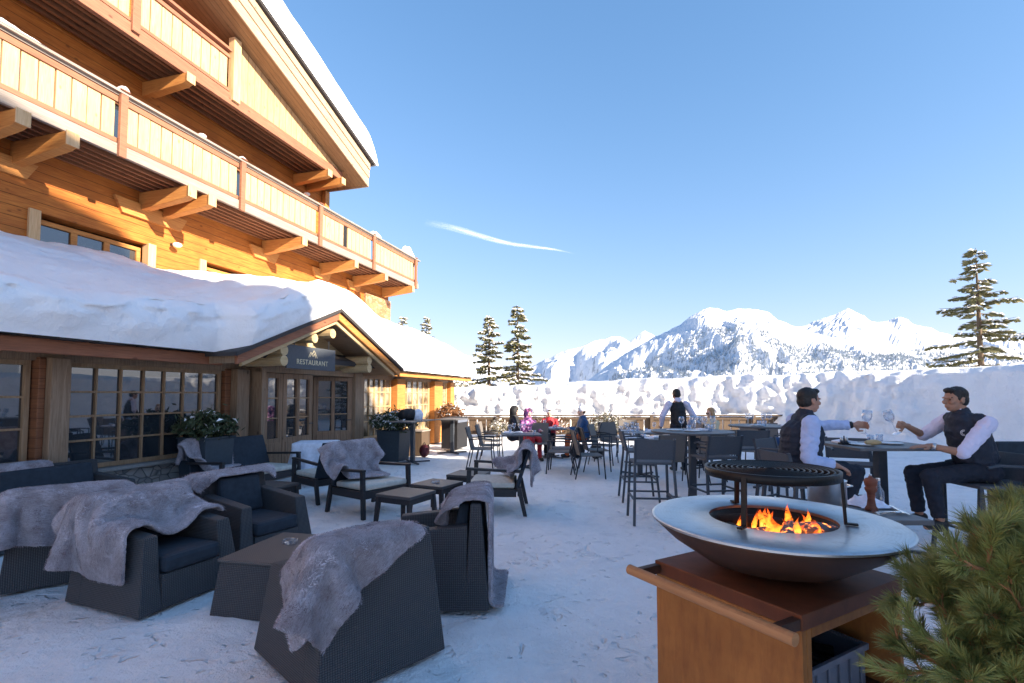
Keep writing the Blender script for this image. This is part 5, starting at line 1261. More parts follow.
def sitter(name, loc, skin, hairmat, lab, f, head_c, pitch, neck, chest, belly, hips, shR, shL, elR, elL, wrR, wrL, kneeR, kneeL, anR, anL, hR, hL, shirt, vest, roll=.3, watch=None, emblem=True, vox=.006, heavy=1.0):
    """f: heading angle (0 = +x). World coordinates throughout."""
    t = thing(name, loc, 0, lab, 'person'); off = tuple(loc); ff = Vector((math.cos(f), math.sin(f), 0)); ss = Vector((-math.sin(f), math.cos(f), 0))
    b = MB(off); head(t, b, head_c, f, pitch, hairmat)
    hc = Vector(head_c); nk = Vector(neck); ch = Vector(chest); be = Vector(belly); hp = Vector(hips)
    cap(b, hc-Vector((0, 0, .05))-ff*.025, nk, .058, .064)
    cap(b, nk-Vector((0, 0, .03)), ch, .08, .12, ss, 1.25); cap(b, ch, be, .115, .115*heavy, ss, 1.3); cap(b, be, hp, .115*heavy, .12, ss, 1.3)
    for sh, el, wr in ((shR, elR, wrR), (shL, elL, wrL)):
        cap(b, sh, el, .050, .040); cap(b, el, wr, .041, .026)
    for sg, kn, an in ((1, kneeR, anR), (-1, kneeL, anL)):
        h0 = hp-ss*.09*sg; cap(b, h0, kn, .078, .055); cap(b, kn, an, .055, .036); a = Vector(an); cap(b, a-Vector((0, 0, .05))-ff*.03, a+ff*.13-Vector((0, 0, .06)), .034, .030)
    hand(b, wrR, hR[0], hR[1], hR[2], 1.05, hR[3]); hand(b, wrL, hL[0], hL[1], hL[2], 1.05, hL[3])
    fuse(b, 'body', skin, t, vox, 1)
    # shirt: sleeves, collar
    sh_ = MB(off)
    for s_, e_, w_ in ((shR, elR, wrR), (shL, elL, wrL)):
        s_, e_, w_ = Vector(s_), Vector(e_), Vector(w_); end = e_+(w_-e_)*(roll if not isinstance(roll, tuple) else roll[0 if e_ == Vector(elR) else 1])
        cap(sh_, s_, e_, .073*heavy, .058); 
        d = (end-e_); sh_.tube([e_-d*.05, e_+d*.5, end-d*.1, end-d*.08, end], [.056, .051, .047, .053, .052], 14)
        for k in range(4):   # creases
            q = s_+(e_-s_)*(.3+.2*k); cap(sh_, q+Vector((.006, -.004, .0)), q+(e_-s_)*.03-Vector((.006, -.004, 0)), .0675*heavy-.003*k, .065*heavy-.003*k)
    cap(sh_, nk-Vector((0, 0, .035)), nk+Vector((0, 0, .018))+ff*.006, .079, .070); cap(sh_, ch, be, .118, .12*heavy, ss, 1.28)
    fuse(sh_, 'shirt', shirt, t, .007, 2)
    v = MB(off); cap(v, nk-Vector((0, 0, .045)), nk-Vector((0, 0, -.002)), .088, .082); cap(v, nk-Vector((0, 0, .075)), ch, .118, .140, ss, 1.22)
    cap(v, ch, be, .138, .142*heavy, ss, 1.26); cap(v, be, hp+Vector((0, 0, .02)), .142*heavy, .145*heavy, ss, 1.25)
    for s_ in (shR, shL): s_ = Vector(s_); cap(v, nk-Vector((0, 0, .07)), s_+(nk-s_)*.30, .072, .066)
    for k in range(5):      # quilted ribs
        q = ch+(be-ch)*(.0+.28*k); cap(v, q-ss*.02, q+ss*.02, .1445*(.5+.5*heavy), .1445*(.5+.5*heavy), ss, 1.27)
    fuse(v, 'vest', vest, t, .007, 2)
    tr = MB(off); cap(tr, hp-ss*.09, hp+ss*.09, .128, .128)
    for sg, kn, an in ((1, kneeR, anR), (-1, kneeL, anL)):
        h0 = hp-ss*.09*sg; kn = Vector(kn); an = Vector(an); cap(tr, h0, kn, .098, .072); e = kn+(an-kn)*.93; tr.tube([kn+Vector((0, 0, .02)), kn+(an-kn)*.5, e], [.074, .062, .058], 14)
        cap(tr, kn-ff*.01, kn+(an-kn)*.08, .074, .07)
    fuse(tr, 'trousers', 'trouser', t, .008, 2)
    for an in (anR, anL):
        a = Vector(an); s2 = MB(off); cap(s2, a-Vector((0, 0, .03))-ff*.03, a-Vector((0, 0, .05))+ff*.12, .045, .040); s2.bx(*[q for q in (a.x-.05, a.x+.05, a.y-.04, a.y+.04, a.z-.1, a.z-.07)]); fuse(s2, 'shoe', 'shoe', t, .008, 1)
    if watch:
        w0, w1 = Vector(watch[0]), Vector(watch[1]); d = (w1-w0).normalized(); c = w1-d*.03; m = MB(off); m.tube([c-d*.014, c-d*.013, c+d*.013, c+d*.014], [.026, .036, .036, .026], 14); wt = m.build('wrist_watch', watch[2], t, smooth=True)
    if emblem:
        c = ch+ff*.163+ss*(.075 if math.cos(f) < 0 else -.075)*-1+Vector((0, 0, .0)); m = MB(off)
        k = 1 if math.cos(f) < 0 else -1
        q = ch+ff*.128+ss*.105*k+Vector((0, 0, .0)); nrm = (ff*.75+ss*.66*k).normalized(); tx = Vector((0, 0, 1)).cross(nrm)
        for r0 in (.022, .013):
            pts = [q+nrm*.012+tx*math.cos(a)*r0+Vector((0, 0, 1))*math.sin(a)*r0*1.2 for a in [i*math.pi/8 for i in range(3, 14)]]; m.tube(pts, .003, 5)
        m.build('emblem', 'white_light', t)
    return t
# left man: faces right (+x), blue sleeves; far arm lifts a glass, near hand on the thigh
sitter('person', (2.85, 4.9, 0), 'skin_mid', 'hair_dark', 'seated man in navy vest with blue sleeves, short dark hair, clinking glasses from the left', R(6),
    (2.905, 4.90, 1.545), .03, (2.86, 4.90, 1.405), (2.83, 4.90, 1.22), (2.80, 4.90, 1.00), (2.77, 4.90, .87),
    (2.80, 4.70, 1.335), (2.87, 5.10, 1.335), (2.74, 4.66, 1.01), (3.16, 5.19, 1.285), (3.02, 4.70, .945), (3.49, 5.13, 1.295),
    (3.28, 4.80, .87), (3.30, 5.02, .87), (3.12, 4.80, .42), (3.2, 5.05, .42),
    ((.9, .15, -.35), (.2, 0, 1), .35, 1), ((1, .0, .02), (0, 1, .2), .75, -1), 'shirt_blue', 'vest_navy', roll=.86, watch=((3.16, 5.19, 1.285), (3.49, 5.13, 1.295), 'shoe'), emblem=True, heavy=1.12)
# right man: faces left (-x), lilac shirt rolled to the elbow; far arm lifts a glass, near forearm on the table
sitter('person', (4.45, 4.9, 0), 'skin_tan', 'hair_dark', 'seated man in navy vest and pale lilac shirt, black hair, clinking glasses from the right', R(180),
    (4.335, 4.90, 1.555), .02, (4.385, 4.90, 1.415), (4.44, 4.90, 1.24), (4.50, 4.90, 1.02), (4.52, 4.90, .87),
    (4.42, 5.10, 1.345), (4.46, 4.70, 1.335), (4.27, 5.22, 1.185), (4.16, 4.64, 1.065), (4.06, 5.17, 1.285), (3.99, 4.80, 1.115),
    (3.98, 5.02, .83), (3.95, 4.78, .83), (4.06, 5.05, .42), (4.04, 4.78, .42),
    ((-1, -.05, .16), (0, 1, .2), .75, 1), ((-1, .25, -.06), (0, -.1, 1), .12, -1), 'shirt_pale', 'vest_navy', roll=(.12, .10), watch=((4.16, 4.64, 1.065), (3.99, 4.80, 1.115), 'steel'), heavy=.98)
def held_glass(x, y, z, lab, tilt):
    o = one(wg, uw, x, y, z, lab); o.rotation_euler = (0, tilt, 0); o.scale = (1.15,)*3; return o
held_glass(3.60, 5.12, 1.20, 'wine glass raised by the man with blue sleeves, touching the other', .12)
held_glass(3.94, 5.14, 1.21, 'wine glass raised by the man in the lilac shirt, touching the other', -.42)

def simple_person(loc, f, seat, coat, lab, hat=None, hairmat='hair_brown', skin='skin_pale', s=1.0, trousers='trouser', hips=.52, arms='table', hatcol='white_cloth', hair='short', long_coat=False, bag=None):
    t = thing('person', loc, 0, lab, 'person'); off = tuple(loc); o = Vector(loc); ff = Vector((math.cos(f), math.sin(f), 0)); ss = Vector((-math.sin(f), math.cos(f), 0)); Z = Vector((0, 0, 1))
    hp = o+Z*hips; ch = hp+Z*.36*s+ff*.03; nk = hp+Z*.50*s+ff*.03; hc = hp+Z*.66*s+ff*.06
    b = MB(off); L = head(t, b, hc, f, .12, hairmat, hair, s*.98, .012, True); cap(b, hc-Z*.05, nk, .055*s, .06*s); cap(b, nk-Z*.04, ch, .08*s, .11*s, ss, 1.3); cap(b, ch, hp, .11*s, .12*s, ss, 1.3)
    c = MB(off); cap(c, nk-Z*.03, ch, .10*s, .145*s, ss, 1.25); cap(c, ch, hp+Z*.04, .145*s, .155*s, ss, 1.22)
    for q in (-1, 1):
        sh = nk-Z*.07*s+ss*.18*s*q
        if arms == 'table': el = sh-Z*.24*s+ff*.12+ss*.05*q; wr = el+ff*.22*s-ss*.06*q+Z*.03
        else: el = sh-Z*.27*s+ss*.12*q; wr = el-Z*.18*s-ss*.07*q+ff*.12
        cap(b, sh, el, .045*s, .038*s); cap(b, el, wr, .038*s, .026*s); cap(c, sh, el, .068*s, .058*s); cap(c, el, el+(wr-el)*.9, .057*s, .046*s); hand(b, wr, (wr-el), Z, .3, s, q)
        if seat: kn = hp+ff*.42*s+ss*.1*q; an = kn-Z*(hips-.08)+ff*.02; h0 = hp+ss*.09*q
        else: h0 = hp+ss*.09*q; kn = hp+ss*.1*q-Z*.42+ff*.02; an = o+ss*.1*q+Z*.08
        cap(b, h0, kn, .07*s, .055*s); cap(b, kn, an, .052*s, .036*s); tr = MB(off); cap(tr, h0, kn, .09*s, .07*s); cap(tr, kn, an, .07*s, .055*s); fuse(tr, 'trouser_leg', trousers, t, .014)
        sh2 = MB(off); cap(sh2, an-ff*.03-Z*.03, an+ff*.12-Z*.04, .045, .04); fuse(sh2, 'shoe', 'shoe', t, .012)
    fuse(b, 'body', skin, t, .010, 1); fuse(c, 'coat', coat, t, .014)
    if hat:
        h = MB(off); h.ell(hc+Z*.055*s-ff*.01, (.112*s, .102*s, .095*s)); 
        if hat == 'pompom': h.ell(hc+Z*.17*s, (.045,)*3)
        if hat == 'hood': h.ell(hc-ff*.035, (.12*s, .125*s, .15*s)); cap(h, hc-Z*.08-ff*.05, nk, .10*s, .11*s)
        fuse(h, 'hat' if hat != 'hood' else 'hood', hatcol, t, .012)
    return t, L
simple_person((.02, 12.95, 0), R(-20), True, 'coat_black', 'person in a black hooded coat sitting with their back to the fence', 'hood', hatcol='coat_black')
simple_person((.38, 12.55, 0), R(-60), True, 'floral', 'child in a purple and pink flowered hood beside the person in black', 'hood', s=.95, hatcol='floral', trousers='coat_red')
simple_person((1.02, 13.6, 0), R(-95), True, 'coat_red', 'child in a red jacket and pale beanie sitting by the fence', 'beanie', s=.9, hatcol='white_cloth')
simple_person((1.85, 12.9, 0), R(178), True, 'coat_blue', 'person in a blue coat and white bobble hat turned to the left', 'pompom', hatcol='white_cloth', trousers='orange_cloth')
t, L = simple_person((4.75, 11.9, 0), R(-160), True, 'coat_cream', 'blond woman in a cream coat and dark sunglasses sitting by the fence', None, 'hair_blond', hair='long')
m = MB(tuple(t.location))
for y in (-1, 1): m.ell(L(.095, y*.033, .0), (.012, .026, .018), 10, 6)
m.build('sunglasses', 'shoe', t, smooth=True)
# standing waiter seen from behind
t = thing('person', (3.52, 10.6, 0), 0, 'standing waiter seen from behind in a black vest and white shirt', 'person'); off = (3.52, 10.6, 0); o = Vector(off); Z = Vector((0, 0, 1)); f = R(95); ff = Vector((math.cos(f), math.sin(f), 0)); ss = Vector((-math.sin(f), math.cos(f), 0))
b = MB(off); hc = o+Z*1.60+ff*.10; nk = o+Z*1.47+ff*.05; ch = o+Z*1.27+ff*.03; hp = o+Z*.95
head(t, b, hc, f, .35, 'hair_dark', 'short', 1, .010, False); cap(b, hc-Z*.06, nk, .056, .06); cap(b, nk-Z*.04, ch, .08, .12, ss, 1.3); cap(b, ch, hp, .12, .12, ss, 1.25)
st = MB(off); vt = MB(off)
for q in (-1, 1):
    sh = nk-Z*.06+ss*.19*q; el = sh-Z*.25+ss*.15*q-ff*.02; wr = el-Z*.20-ss*.03*q+ff*.14; cap(b, sh, el, .05, .042); cap(b, el, wr, .042, .028); cap(st, sh, el, .072, .062); cap(st, el, wr, .06, .045); hand(b, wr, wr-el, -ff, .3, 1, q)
    cap(b, hp+ss*.09*q, hp+ss*.1*q-Z*.42, .08, .058); cap(b, hp+ss*.1*q-Z*.42, o+ss*.11*q+Z*.09, .056, .04)
    tr = MB(off); cap(tr, hp+ss*.09*q, hp+ss*.1*q-Z*.42, .10, .078); cap(tr, hp+ss*.1*q-Z*.42, o+ss*.11*q+Z*.12, .076, .062); fuse(tr, 'trouser_leg', 'trouser', t, .012)
    s2 = MB(off); cap(s2, o+ss*.11*q+Z*.05-ff*.04, o+ss*.12*q+Z*.045+ff*.14, .045, .04); fuse(s2, 'shoe', 'shoe', t, .012)
fuse(b, 'body', 'skin_mid', t, .009, 1); cap(st, nk-Z*.03, nk+Z*.02, .08, .072); fuse(st, 'shirt', 'shirt_pale', t, .01)
cap(vt, nk-Z*.09, ch, .11, .142, ss, 1.22); cap(vt, ch, hp+Z*.05, .142, .145, ss, 1.15); fuse(vt, 'vest', 'coat_black', t, .01)

# ------------------------------------------------------------------ fire bowl grill
FX, FY, RZ_ = 1.13, 2.21, 1.065
t = thing('fire_bowl_grill', (FX, FY, 0), 0, 'round steel plate fire grill with burning logs on a rusty storage plinth', 'grill')
m = MB(); m.lathe([(.252, RZ_-.012), (.252, RZ_+.0), (.256, RZ_+.002), (.485, RZ_+.004), (.494, RZ_+.002), (.500, RZ_-.004), (.500, RZ_-.012), (.492, RZ_-.014)], n=128, ring=True)
pz = m.build('griddle_plate', 'griddle', t, smooth=True)
e = pz.modifiers.new('e', 'EDGE_SPLIT'); e.split_angle = R(35)
m = MB(); m.lathe([(.0001, .862), (.20, .865), (.29, .895), (.42, .98), (.488, 1.043), (.492, RZ_-.016), (.480, RZ_-.016), (.40, .995), (.27, .92), (.0001, .905)], n=96); m.build('fire_bowl', 'corten_dark', t, smooth=True)
m = MB(); m.lathe([(.256, RZ_-.013), (.262, .96), (.255, .965), (.250, RZ_-.013)], n=64, ring=True); m.build('fire_ring', 'black_iron', t, smooth=True)
m = MB(); m.grid(30, 30, lambda a, b: (lambda r, q: (r*math.cos(q), r*math.sin(q), .985+.02*fbm(r*math.cos(q)*12, r*math.sin(q)*12, 2, 3)))(.25*a, 2*math.pi*b)); m.build('ash_bed', 'ember', t, smooth=True)
rn = random.Random(4)
for k, (x, y, a, L, z) in enumerate(((-.10, -.06, .5, .26, 1.005), (.08, .03, 2.3, .28, 1.01), (.02, -.10, 1.0, .24, 1.03), (-.05, .08, -.4, .26, 1.03), (.12, -.08, 2.9, .2, 1.035), (-.15, .02, 1.5, .18, 1.0))):
    m = MB(); d = Vector((math.cos(a), math.sin(a), .05))*L/2; c = Vector((x, y, z)); m.tube([c-d, c-d*.3+Vector((0, 0, .006)), c+d*.4, c+d], [.026, .03, .028, .02], 9); m.build('burning_log', 'charcoal' if k % 2 else 'ember', t, smooth=True)
def flame(x, y, z0, h, w_, seed):
    rn = random.Random(seed); n = 12; k = 11; vs = []; ph = rn.uniform(0, 6); ph2 = rn.uniform(0, 6)
    for i in range(k):
        q = i/(k-1); r = w_*(math.sin(math.pi*min(1, q*.75+.18))**1.0)*(1-q**2.2)+.0008; ox = .6*w_*math.sin(q*4.2+ph)*q+.5*h*.18*q; oy = .6*w_*math.cos(q*3.6+ph2)*q
        tw = q*2.1+ph
        for j in range(n):
            a = 2*math.pi*j/n; ca, sa = math.cos(a)*r*(1+.25*math.sin(3*a+q*6+ph)), math.sin(a)*r*.45
            vs.append((x+ox+ca*math.cos(tw)-sa*math.sin(tw), y+oy+ca*math.sin(tw)+sa*math.cos(tw), z0+h*q))
    fs = [(i*n+j, i*n+(j+1) % n, (i+1)*n+(j+1) % n, (i+1)*n+j) for i in range(k-1) for j in range(n)]
    m = MB(); m.add(vs, fs); return m.build('flame', 'flame', t, smooth=True, uvf=lambda q: ((q % n)/n, (q//n)/(k-1)))
for k, (x, y, h, w_) in enumerate(((-.075, -.12, .10, .030), (-.03, -.10, .135, .034), (.01, -.06, .12, .026), (.055, -.10, .10, .03), (.09, -.05, .15, .036), (.13, -.09, .13, .036), (.165, -.06, .10, .032), (.19, -.02, .09, .026), (-.09, -.03, .17, .018), (-.02, .02, .16, .020), (.10, .05, .18, .016), (.145, -.12, .09, .03), (.06, 0, .13, .028), (-.055, -.17, .075, .024), (.11, -.15, .085, .026), (-.11, .06, .10, .016))):
    flame(x, y, 1.0, h*.68, w_*1.05, 50+k)
for k in range(14):
    flame(rn.uniform(-.12, .19), rn.uniform(-.17, .06), rn.uniform(.995, 1.03), rn.uniform(.04, .09), rn.uniform(.010, .02), 90+k)
# raised grate on three legs
gzz = 1.282
m = MB(); m.lathe([(.255, gzz-.034), (.266, gzz-.034), (.268, gzz), (.258, gzz+.002), (.255, gzz-.002)], n=72, ring=True); gr = m.build('grill_grate', 'black_iron', t, smooth=True)
m = MB()
for k in range(1, 12):
    r = .022*k; pts = [(r*math.cos(a), r*math.sin(a), gzz-.004) for a in [2*math.pi*i/48 for i in range(49)]]; m.tube(pts, .0038, 5, False)
m.build('grate_ring', 'black_iron', gr, smooth=True)
m = MB()
for k in range(3): a = math.pi*k/3+.3; m.bar((-.256*math.cos(a), -.256*math.sin(a), gzz-.014), (.256*math.cos(a), .256*math.sin(a), gzz-.014), .012, .012)
m.build('grate_bar', 'black_iron', gr)
for a in (222, 331, 96):
    q = R(a); c = Vector((math.cos(q), math.sin(q), 0)); m = MB(); m.bar(c*.272+Vector((0, 0, RZ_+.005)), c*.262+Vector((0, 0, gzz-.005)), .022, .012, up=c); m.bar(c*.275+Vector((0, 0, RZ_+.009)), c*.315+Vector((0, 0, RZ_+.009)), .022, .008); m.build('grate_leg', 'black_iron', t, bevel=.002)
# plinth: built in its own rotated axes
pa = math.atan2(1.69-2.26, 1.01-.68); PM = Matrix.Rotation(pa, 4, 'Z')
def PB(): return MB()
def pbx(m, x0, x1, y0, y1, z0, z1): return m.bx(x0, x1, y0, y1, z0, z1, PM)
# local x runs along the front-left face, local y points from that face to the far right
hw, hd = .335, .36
m = MB(); pbx(m, -hw, hw, -hd, hd, .795, .85); m.build('plinth_top', 'corten_top', t, bevel=.004)
m = MB(); pbx(m, -hw+.004, hw-.004, -hd+.004, -hd+.03, .03, .794); m.build('side_panel', 'corten', t, bevel=.003)
m = MB(); pbx(m, -hw+.004, hw-.004, hd-.03, hd-.004, .03, .794); m.build('side_panel', 'corten', t, bevel=.003)
m = MB(); pbx(m, -hw+.004, -hw+.03, -hd+.031, hd-.031, .03, .794); m.build('back_panel', 'corten_dark', t)
m = MB(); pbx(m, hw-.03, hw-.004, -hd+.031, -hd+.06, .03, .794); pbx(m, hw-.03, hw-.004, -hd+.061, hd-.031, .76, .794); m.build('door_frame', 'corten', t, bevel=.003)
m = MB(); pbx(m, -hw+.031, hw-.031, -hd+.031, hd-.031, .03, .06); pbx(m, -hw+.031, hw-.05, -hd+.031, hd-.031, .38, .40); m.build('shelf', 'corten_dark', t)
for sx in (-1, 1):
    m = MB(); x = sx*(hw-.02); pbx(m, x-.016, x+.016, -hd-.115, -hd-.001, .80, .838); m.build('handle_bracket', 'corten_dark', t, bevel=.003)
m = MB(); m.tube([PM @ Vector((-hw-.03, -hd-.125, .82)), PM @ Vector((hw+.05, -hd-.125, .82))], .0215, 20); hb = m.build('handle', 'grill_handle', t, smooth=True); e = hb.modifiers.new('e', 'EDGE_SPLIT'); e.split_angle = R(40)
for sx in (-1, 1):
    for sy in (-1, 1): m = MB(); c = PM @ Vector((sx*(hw-.06), sy*(hd-.06), .02)); m.tube([c-Vector((.02, 0, 0)), c+Vector((.02, 0, 0))], .02, 12); m.build('wheel', 'dark_metal', t)
# crates stored inside
def crate(x, y, z, lab, rz=0, w=.26, d=.40, h=.16):
    c = PM @ Vector((x, y, z)); t2 = thing('plastic_crate', (FX+c.x, FY+c.y, z), pa+rz, lab, 'crate')
    m = MB(); m.bx(-w/2, w/2, -d/2, d/2, 0, .01)
    for (a, b, c2, e2) in ((-w/2, w/2, -d/2, -d/2+.008), (-w/2, w/2, d/2-.008, d/2), (-w/2, -w/2+.008, -d/2+.0081, d/2-.0081), (w/2-.008, w/2, -d/2+.0081, d/2-.0081)): m.bx(a, b, c2, e2, .0101, h)
    m.build('tub', 'plastic_grey', t2)
    m = MB(); m.bx(-w/2-.012, w/2+.012, -d/2-.012, -d/2-.001, h-.02, h+.005); m.bx(-w/2-.012, w/2+.012, d/2+.001, d/2+.012, h-.02, h+.005); m.bx(w/2+.001, w/2+.012, -d/2, d/2, h-.02, h+.005)
    for k in range(5): yy = -d/2+d*(k+.5)/5; m.bx(w/2+.0005, w/2+.008, yy-.006, yy+.006, .01, h-.021)
    m.build('rim', 'plastic_grey', t2, bevel=.002)
    m = MB(); r2 = random.Random(int(z*100))
    for k in range(16): c3 = Vector((r2.uniform(-w/2+.05, w/2-.05), r2.uniform(-d/2+.05, d/2-.05), r2.uniform(.03, .10))); a = r2.uniform(0, 3); dd = Vector((math.cos(a), math.sin(a), r2.uniform(-.2, .2)))*.035; m.tube([c3-dd, c3+dd], .022, 6)
    o = m.build('charcoal_heap', 'charcoal'); tag(o, 'dark charcoal filling the '+lab.split(',')[0], 'charcoal'); o.location = t2.location; o.rotation_euler = t2.rotation_euler
crate(.10, .06, .402, 'upper grey plastic crate, on the shelf of the grill plinth')
crate(.14, .02, .062, 'lower grey plastic crate, at the bottom of the grill plinth', h=.2, w=.3, d=.5)

# ------------------------------------------------------------------ serving table behind the grill
t = table('serving_table', 1.99, 3.08, R(0), .74, .5, .90, 'narrow dark serving table behind the fire grill with cutlery and a pepper mill')
m = MB(); m.lathe([(.0001, 0), (.033, 0), (.034, .012), (.024, .03), (.019, .07), (.022, .105), (.031, .122), (.033, .135), (.026, .142), (.031, .15), (.036, .175), (.028, .192), (.012, .198), (.010, .206), (.0001, .208)], n=24)
t = thing('pepper_mill', (2.18, 3.07, .901), 0, 'turned dark red wooden pepper mill on the serving table', 'pepper mill'); m.build('mill_body', 'mill_wood', t, smooth=True); m = MB(); m.lathe([(.007, .206), (.008, .218), (.0001, .221)], n=12); m.build('knob', 'steel', t, smooth=True)
t = thing('steel_pot', (1.90, 3.05, .901), 0, 'brushed stainless steel cooking pot standing behind the grill grate', 'pot')
m = MB(); m.lathe([(.0001, 0), (.098, 0), (.102, .006), (.102, .185), (.106, .19), (.100, .19), (.098, .012), (.0001, .012)], n=40); m.build('pot_body', 'steel', t, smooth=True)
for s in (-1, 1): m = MB(); m.tube([(s*.1, -.03, .15), (s*.135, -.03, .155), (s*.135, .03, .155), (s*.1, .03, .15)], .005, 6); m.build('handle', 'steel', t)
def cutl(nm, x, y, rz, L, lab):
    t = thing(nm, (x, y, .905), rz, lab, nm.replace('_', ' '))
    m = MB(); m.bar((0, 0, .004), (L, .01, .006), .012, .003); m.bar((0, .03, .012), (L, .012, .010), .012, .003); m.build('handle', 'silver', t); m = MB(); m.ell((L+.02, .01, .008), (.03, .018, .004), 10, 6); m.build('head', 'silver', t, smooth=True)
cutl('tongs', 2.0, 2.90, .25, .26, 'steel grill tongs lying on the serving table'); cutl('serving_spoon', 2.12, 2.92, 1.1, .20, 'steel serving spoon lying on the serving table'); cutl('serving_fork', 2.30, 2.93, 1.3, .18, 'steel serving fork at the right of the serving table')
t = thing('oil_bottle', (2.32, 3.2, .901), 0, 'small clear bottle on the serving table beside the tongs', 'bottle'); m = MB(); m.lathe([(.0001, 0), (.028, 0), (.03, .01), (.03, .09), (.011, .125), (.011, .155), (.0001, .155)], n=16); m.build('glass_body', 'clear_glass', t, smooth=True); m = MB(); m.lathe([(.012, .156), (.012, .172), (.0001, .172)], n=12); m.build('cap', 'steel', t)
m = MB(); m.grid(26, 14, lambda a, b: ((a-.5)*.2+.02*math.sin(b*7), (b-.5)*.2, .006+.05*max(0, math.sin(math.pi*a)*math.sin(math.pi*b))*(1+.6*fbm(a*6, b*5, 2, 3))))
o = m.build('crumpled_napkin', 'white_cloth', smooth=True); tag(o, 'crumpled white cloth on the serving table by the pepper mill', 'cloth'); o.location = (2.24, 3.2, .901)

# ------------------------------------------------------------------ foreground pine in a pot
t = thing('potted_pine', (1.60, 1.42, -.03), 0, 'bushy green pine with long needles in a dark pot at the lower right corner', 'tree')
m = MB(); m.lathe([(.17, 0), (.20, .02), (.24, .56), (.252, .57), (.252, .60), (.225, .60), (.22, .55), (.0001, .54)], n=36); m.build('pot', 'pot_blue', t, smooth=True)
rn = random.Random(17); br = MB(); nd = MB()
def needles(p0, p1, dens, ln, tip=False):
    p0, p1 = Vector(p0), Vector(p1); d = (p1-p0); L = d.length; d.normalize(); n = max(2, int(L*dens))
    for i in range(n):
        p = p0+d*L*rn.random(); a = rn.uniform(0, 6.283); o_ = d.orthogonal().normalized(); side = (Matrix.Rotation(a, 3, d) @ o_)
        spread = rn.uniform(.35, .95); v = (d*(1.0 if not tip else 1.3)+side*spread).normalized(); l = ln*rn.uniform(.7, 1.15)
        w_ = v.cross(Vector((rn.uniform(-1, 1), rn.uniform(-1, 1), rn.uniform(-1, 1)))).normalized()*.00085
        c = p+v*l*.55+Vector((0, 0, rn.uniform(-.002, .004))); nd.add([p-w_, p+w_, c+w_, c-w_, p+v*l+Vector((0, 0, -.002))], [(0, 1, 2, 3), (3, 2, 4)])
def branch(p, d, L, r, lev):
    d = Vector(d).normalized(); pts = [Vector(p)]; n = 5
    for i in range(n):
        d = (d+Vector((rn.uniform(-.12, .12), rn.uniform(-.12, .12), rn.uniform(-.04, .14)))).normalized(); pts.append(pts[-1]+d*L/n)
    br.tube(pts, [r*(1-.6*i/n) for i in range(n+1)], 6, False)
    for i in range(n):
        if lev > 0 or i > 2: needles(pts[i], pts[i+1], 560 if lev else 300, .056)
    needles(pts[-1]-d*.03, pts[-1]+d*.004, 1900, .056, True)
    if lev < 2:
        for i in range(1, n+1):
            for k in range(2 if lev == 0 else (1 if i % 2 else 2)):
                o_ = d.orthogonal().normalized(); s_ = Matrix.Rotation(rn.uniform(0, 6.283), 3, d) @ o_
                branch(pts[i], d*.8+s_*.75+Vector((0, 0, .12)), L*rn.uniform(.30, .48), r*.6, lev+1)
br.tube([(0, 0, .5), (.01, 0, .8), (-.01, .01, .95)], [.022, .018, .012], 8)
for k in range(19):
    a = k*2.4+.4; z = .70+.018*k; el = rn.uniform(.10, .75)
    el = .12+.75*(k/19)*rn.uniform(.7, 1.2)
    branch((0, 0, z), (math.cos(a)*math.cos(el), math.sin(a)*math.cos(el), math.sin(el)), rn.uniform(.26, .36)*(1-.25*k/19), .0105, 0)
for a, el, L in ((150, 20, .44), (165, 5, .42), (175, 35, .40), (140, -5, .40), (190, 10, .42), (120, 45, .40), (200, -15, .38), (160, 60, .36), (100, 50, .36), (130, 62, .34), (225, 30, .4), (60, 50, .38), (30, 40, .38)):
    a, el = R(a), R(el); branch((0, 0, rn.uniform(.70, .94)), (math.cos(a)*math.cos(el), math.sin(a)*math.cos(el), math.sin(el)), L*.84, .0115, 0)
br.build('trunk', 'twig', t, smooth=True); nd.build('foliage', 'pine_needle', t, fixn=False)
print('pine needles', len(nd.f))
m = MB(); rn2 = random.Random(4)
for k in range(26):
    a = rn2.uniform(0, 6.28); r_ = rn2.uniform(.05, .36); c = Vector((r_*math.cos(a), r_*math.sin(a), rn2.uniform(.98, 1.16)-.35*r_)); m.ell(c, (rn2.uniform(.006, .02), rn2.uniform(.006, .018), rn2.uniform(.004, .009)), 8, 6)
m.build('snow_crumb', 'snow_small', t, smooth=True)

# ------------------------------------------------------------------ planters and things along the restaurant front
def planter(x, y, rz, w, h, lab, r, hh, seed, mat='shrub_leaf', leaf=.06, snowy=.25):
    t = thing('planter', (x, y, 0), rz, lab[0], 'planter'); a = w/2
    m = MB(); m.hexa([(-a*.85, -a*.85, 0), (a*.85, -a*.85, 0), (a*.85, a*.85, 0), (-a*.85, a*.85, 0)], [(-a, -a, h), (a, -a, h), (a, a, h), (-a, a, h)]); m.build('pot', 'pot_blue', t, bevel=.01)
    m = MB(); m.bx(-a-.015, a+.015, -a-.015, a+.015, h+.001, h+.03); m.build('rim', 'pot_blue', t, bevel=.006)
    bush('pine_shrub', (x, y, h), r, hh, 150, mat, lab[1], seed, leaf, snowy)
p = B(6.3, 6.82); planter(p.x, p.y, RZB, .55, .92, ('square dark blue planter standing against the window wall left of the entrance', 'round dark green dwarf pine in the planter left of the entrance'), .46, .42, 41, leaf=.06, snowy=.04)
p = B(11.1, 6.2); planter(p.x, p.y, RZB, .62, .72, ('large dark planter right of the entrance doors', 'snow-speckled dwarf pine in the planter right of the entrance doors'), .55, .48, 42, leaf=.07, snowy=.22)
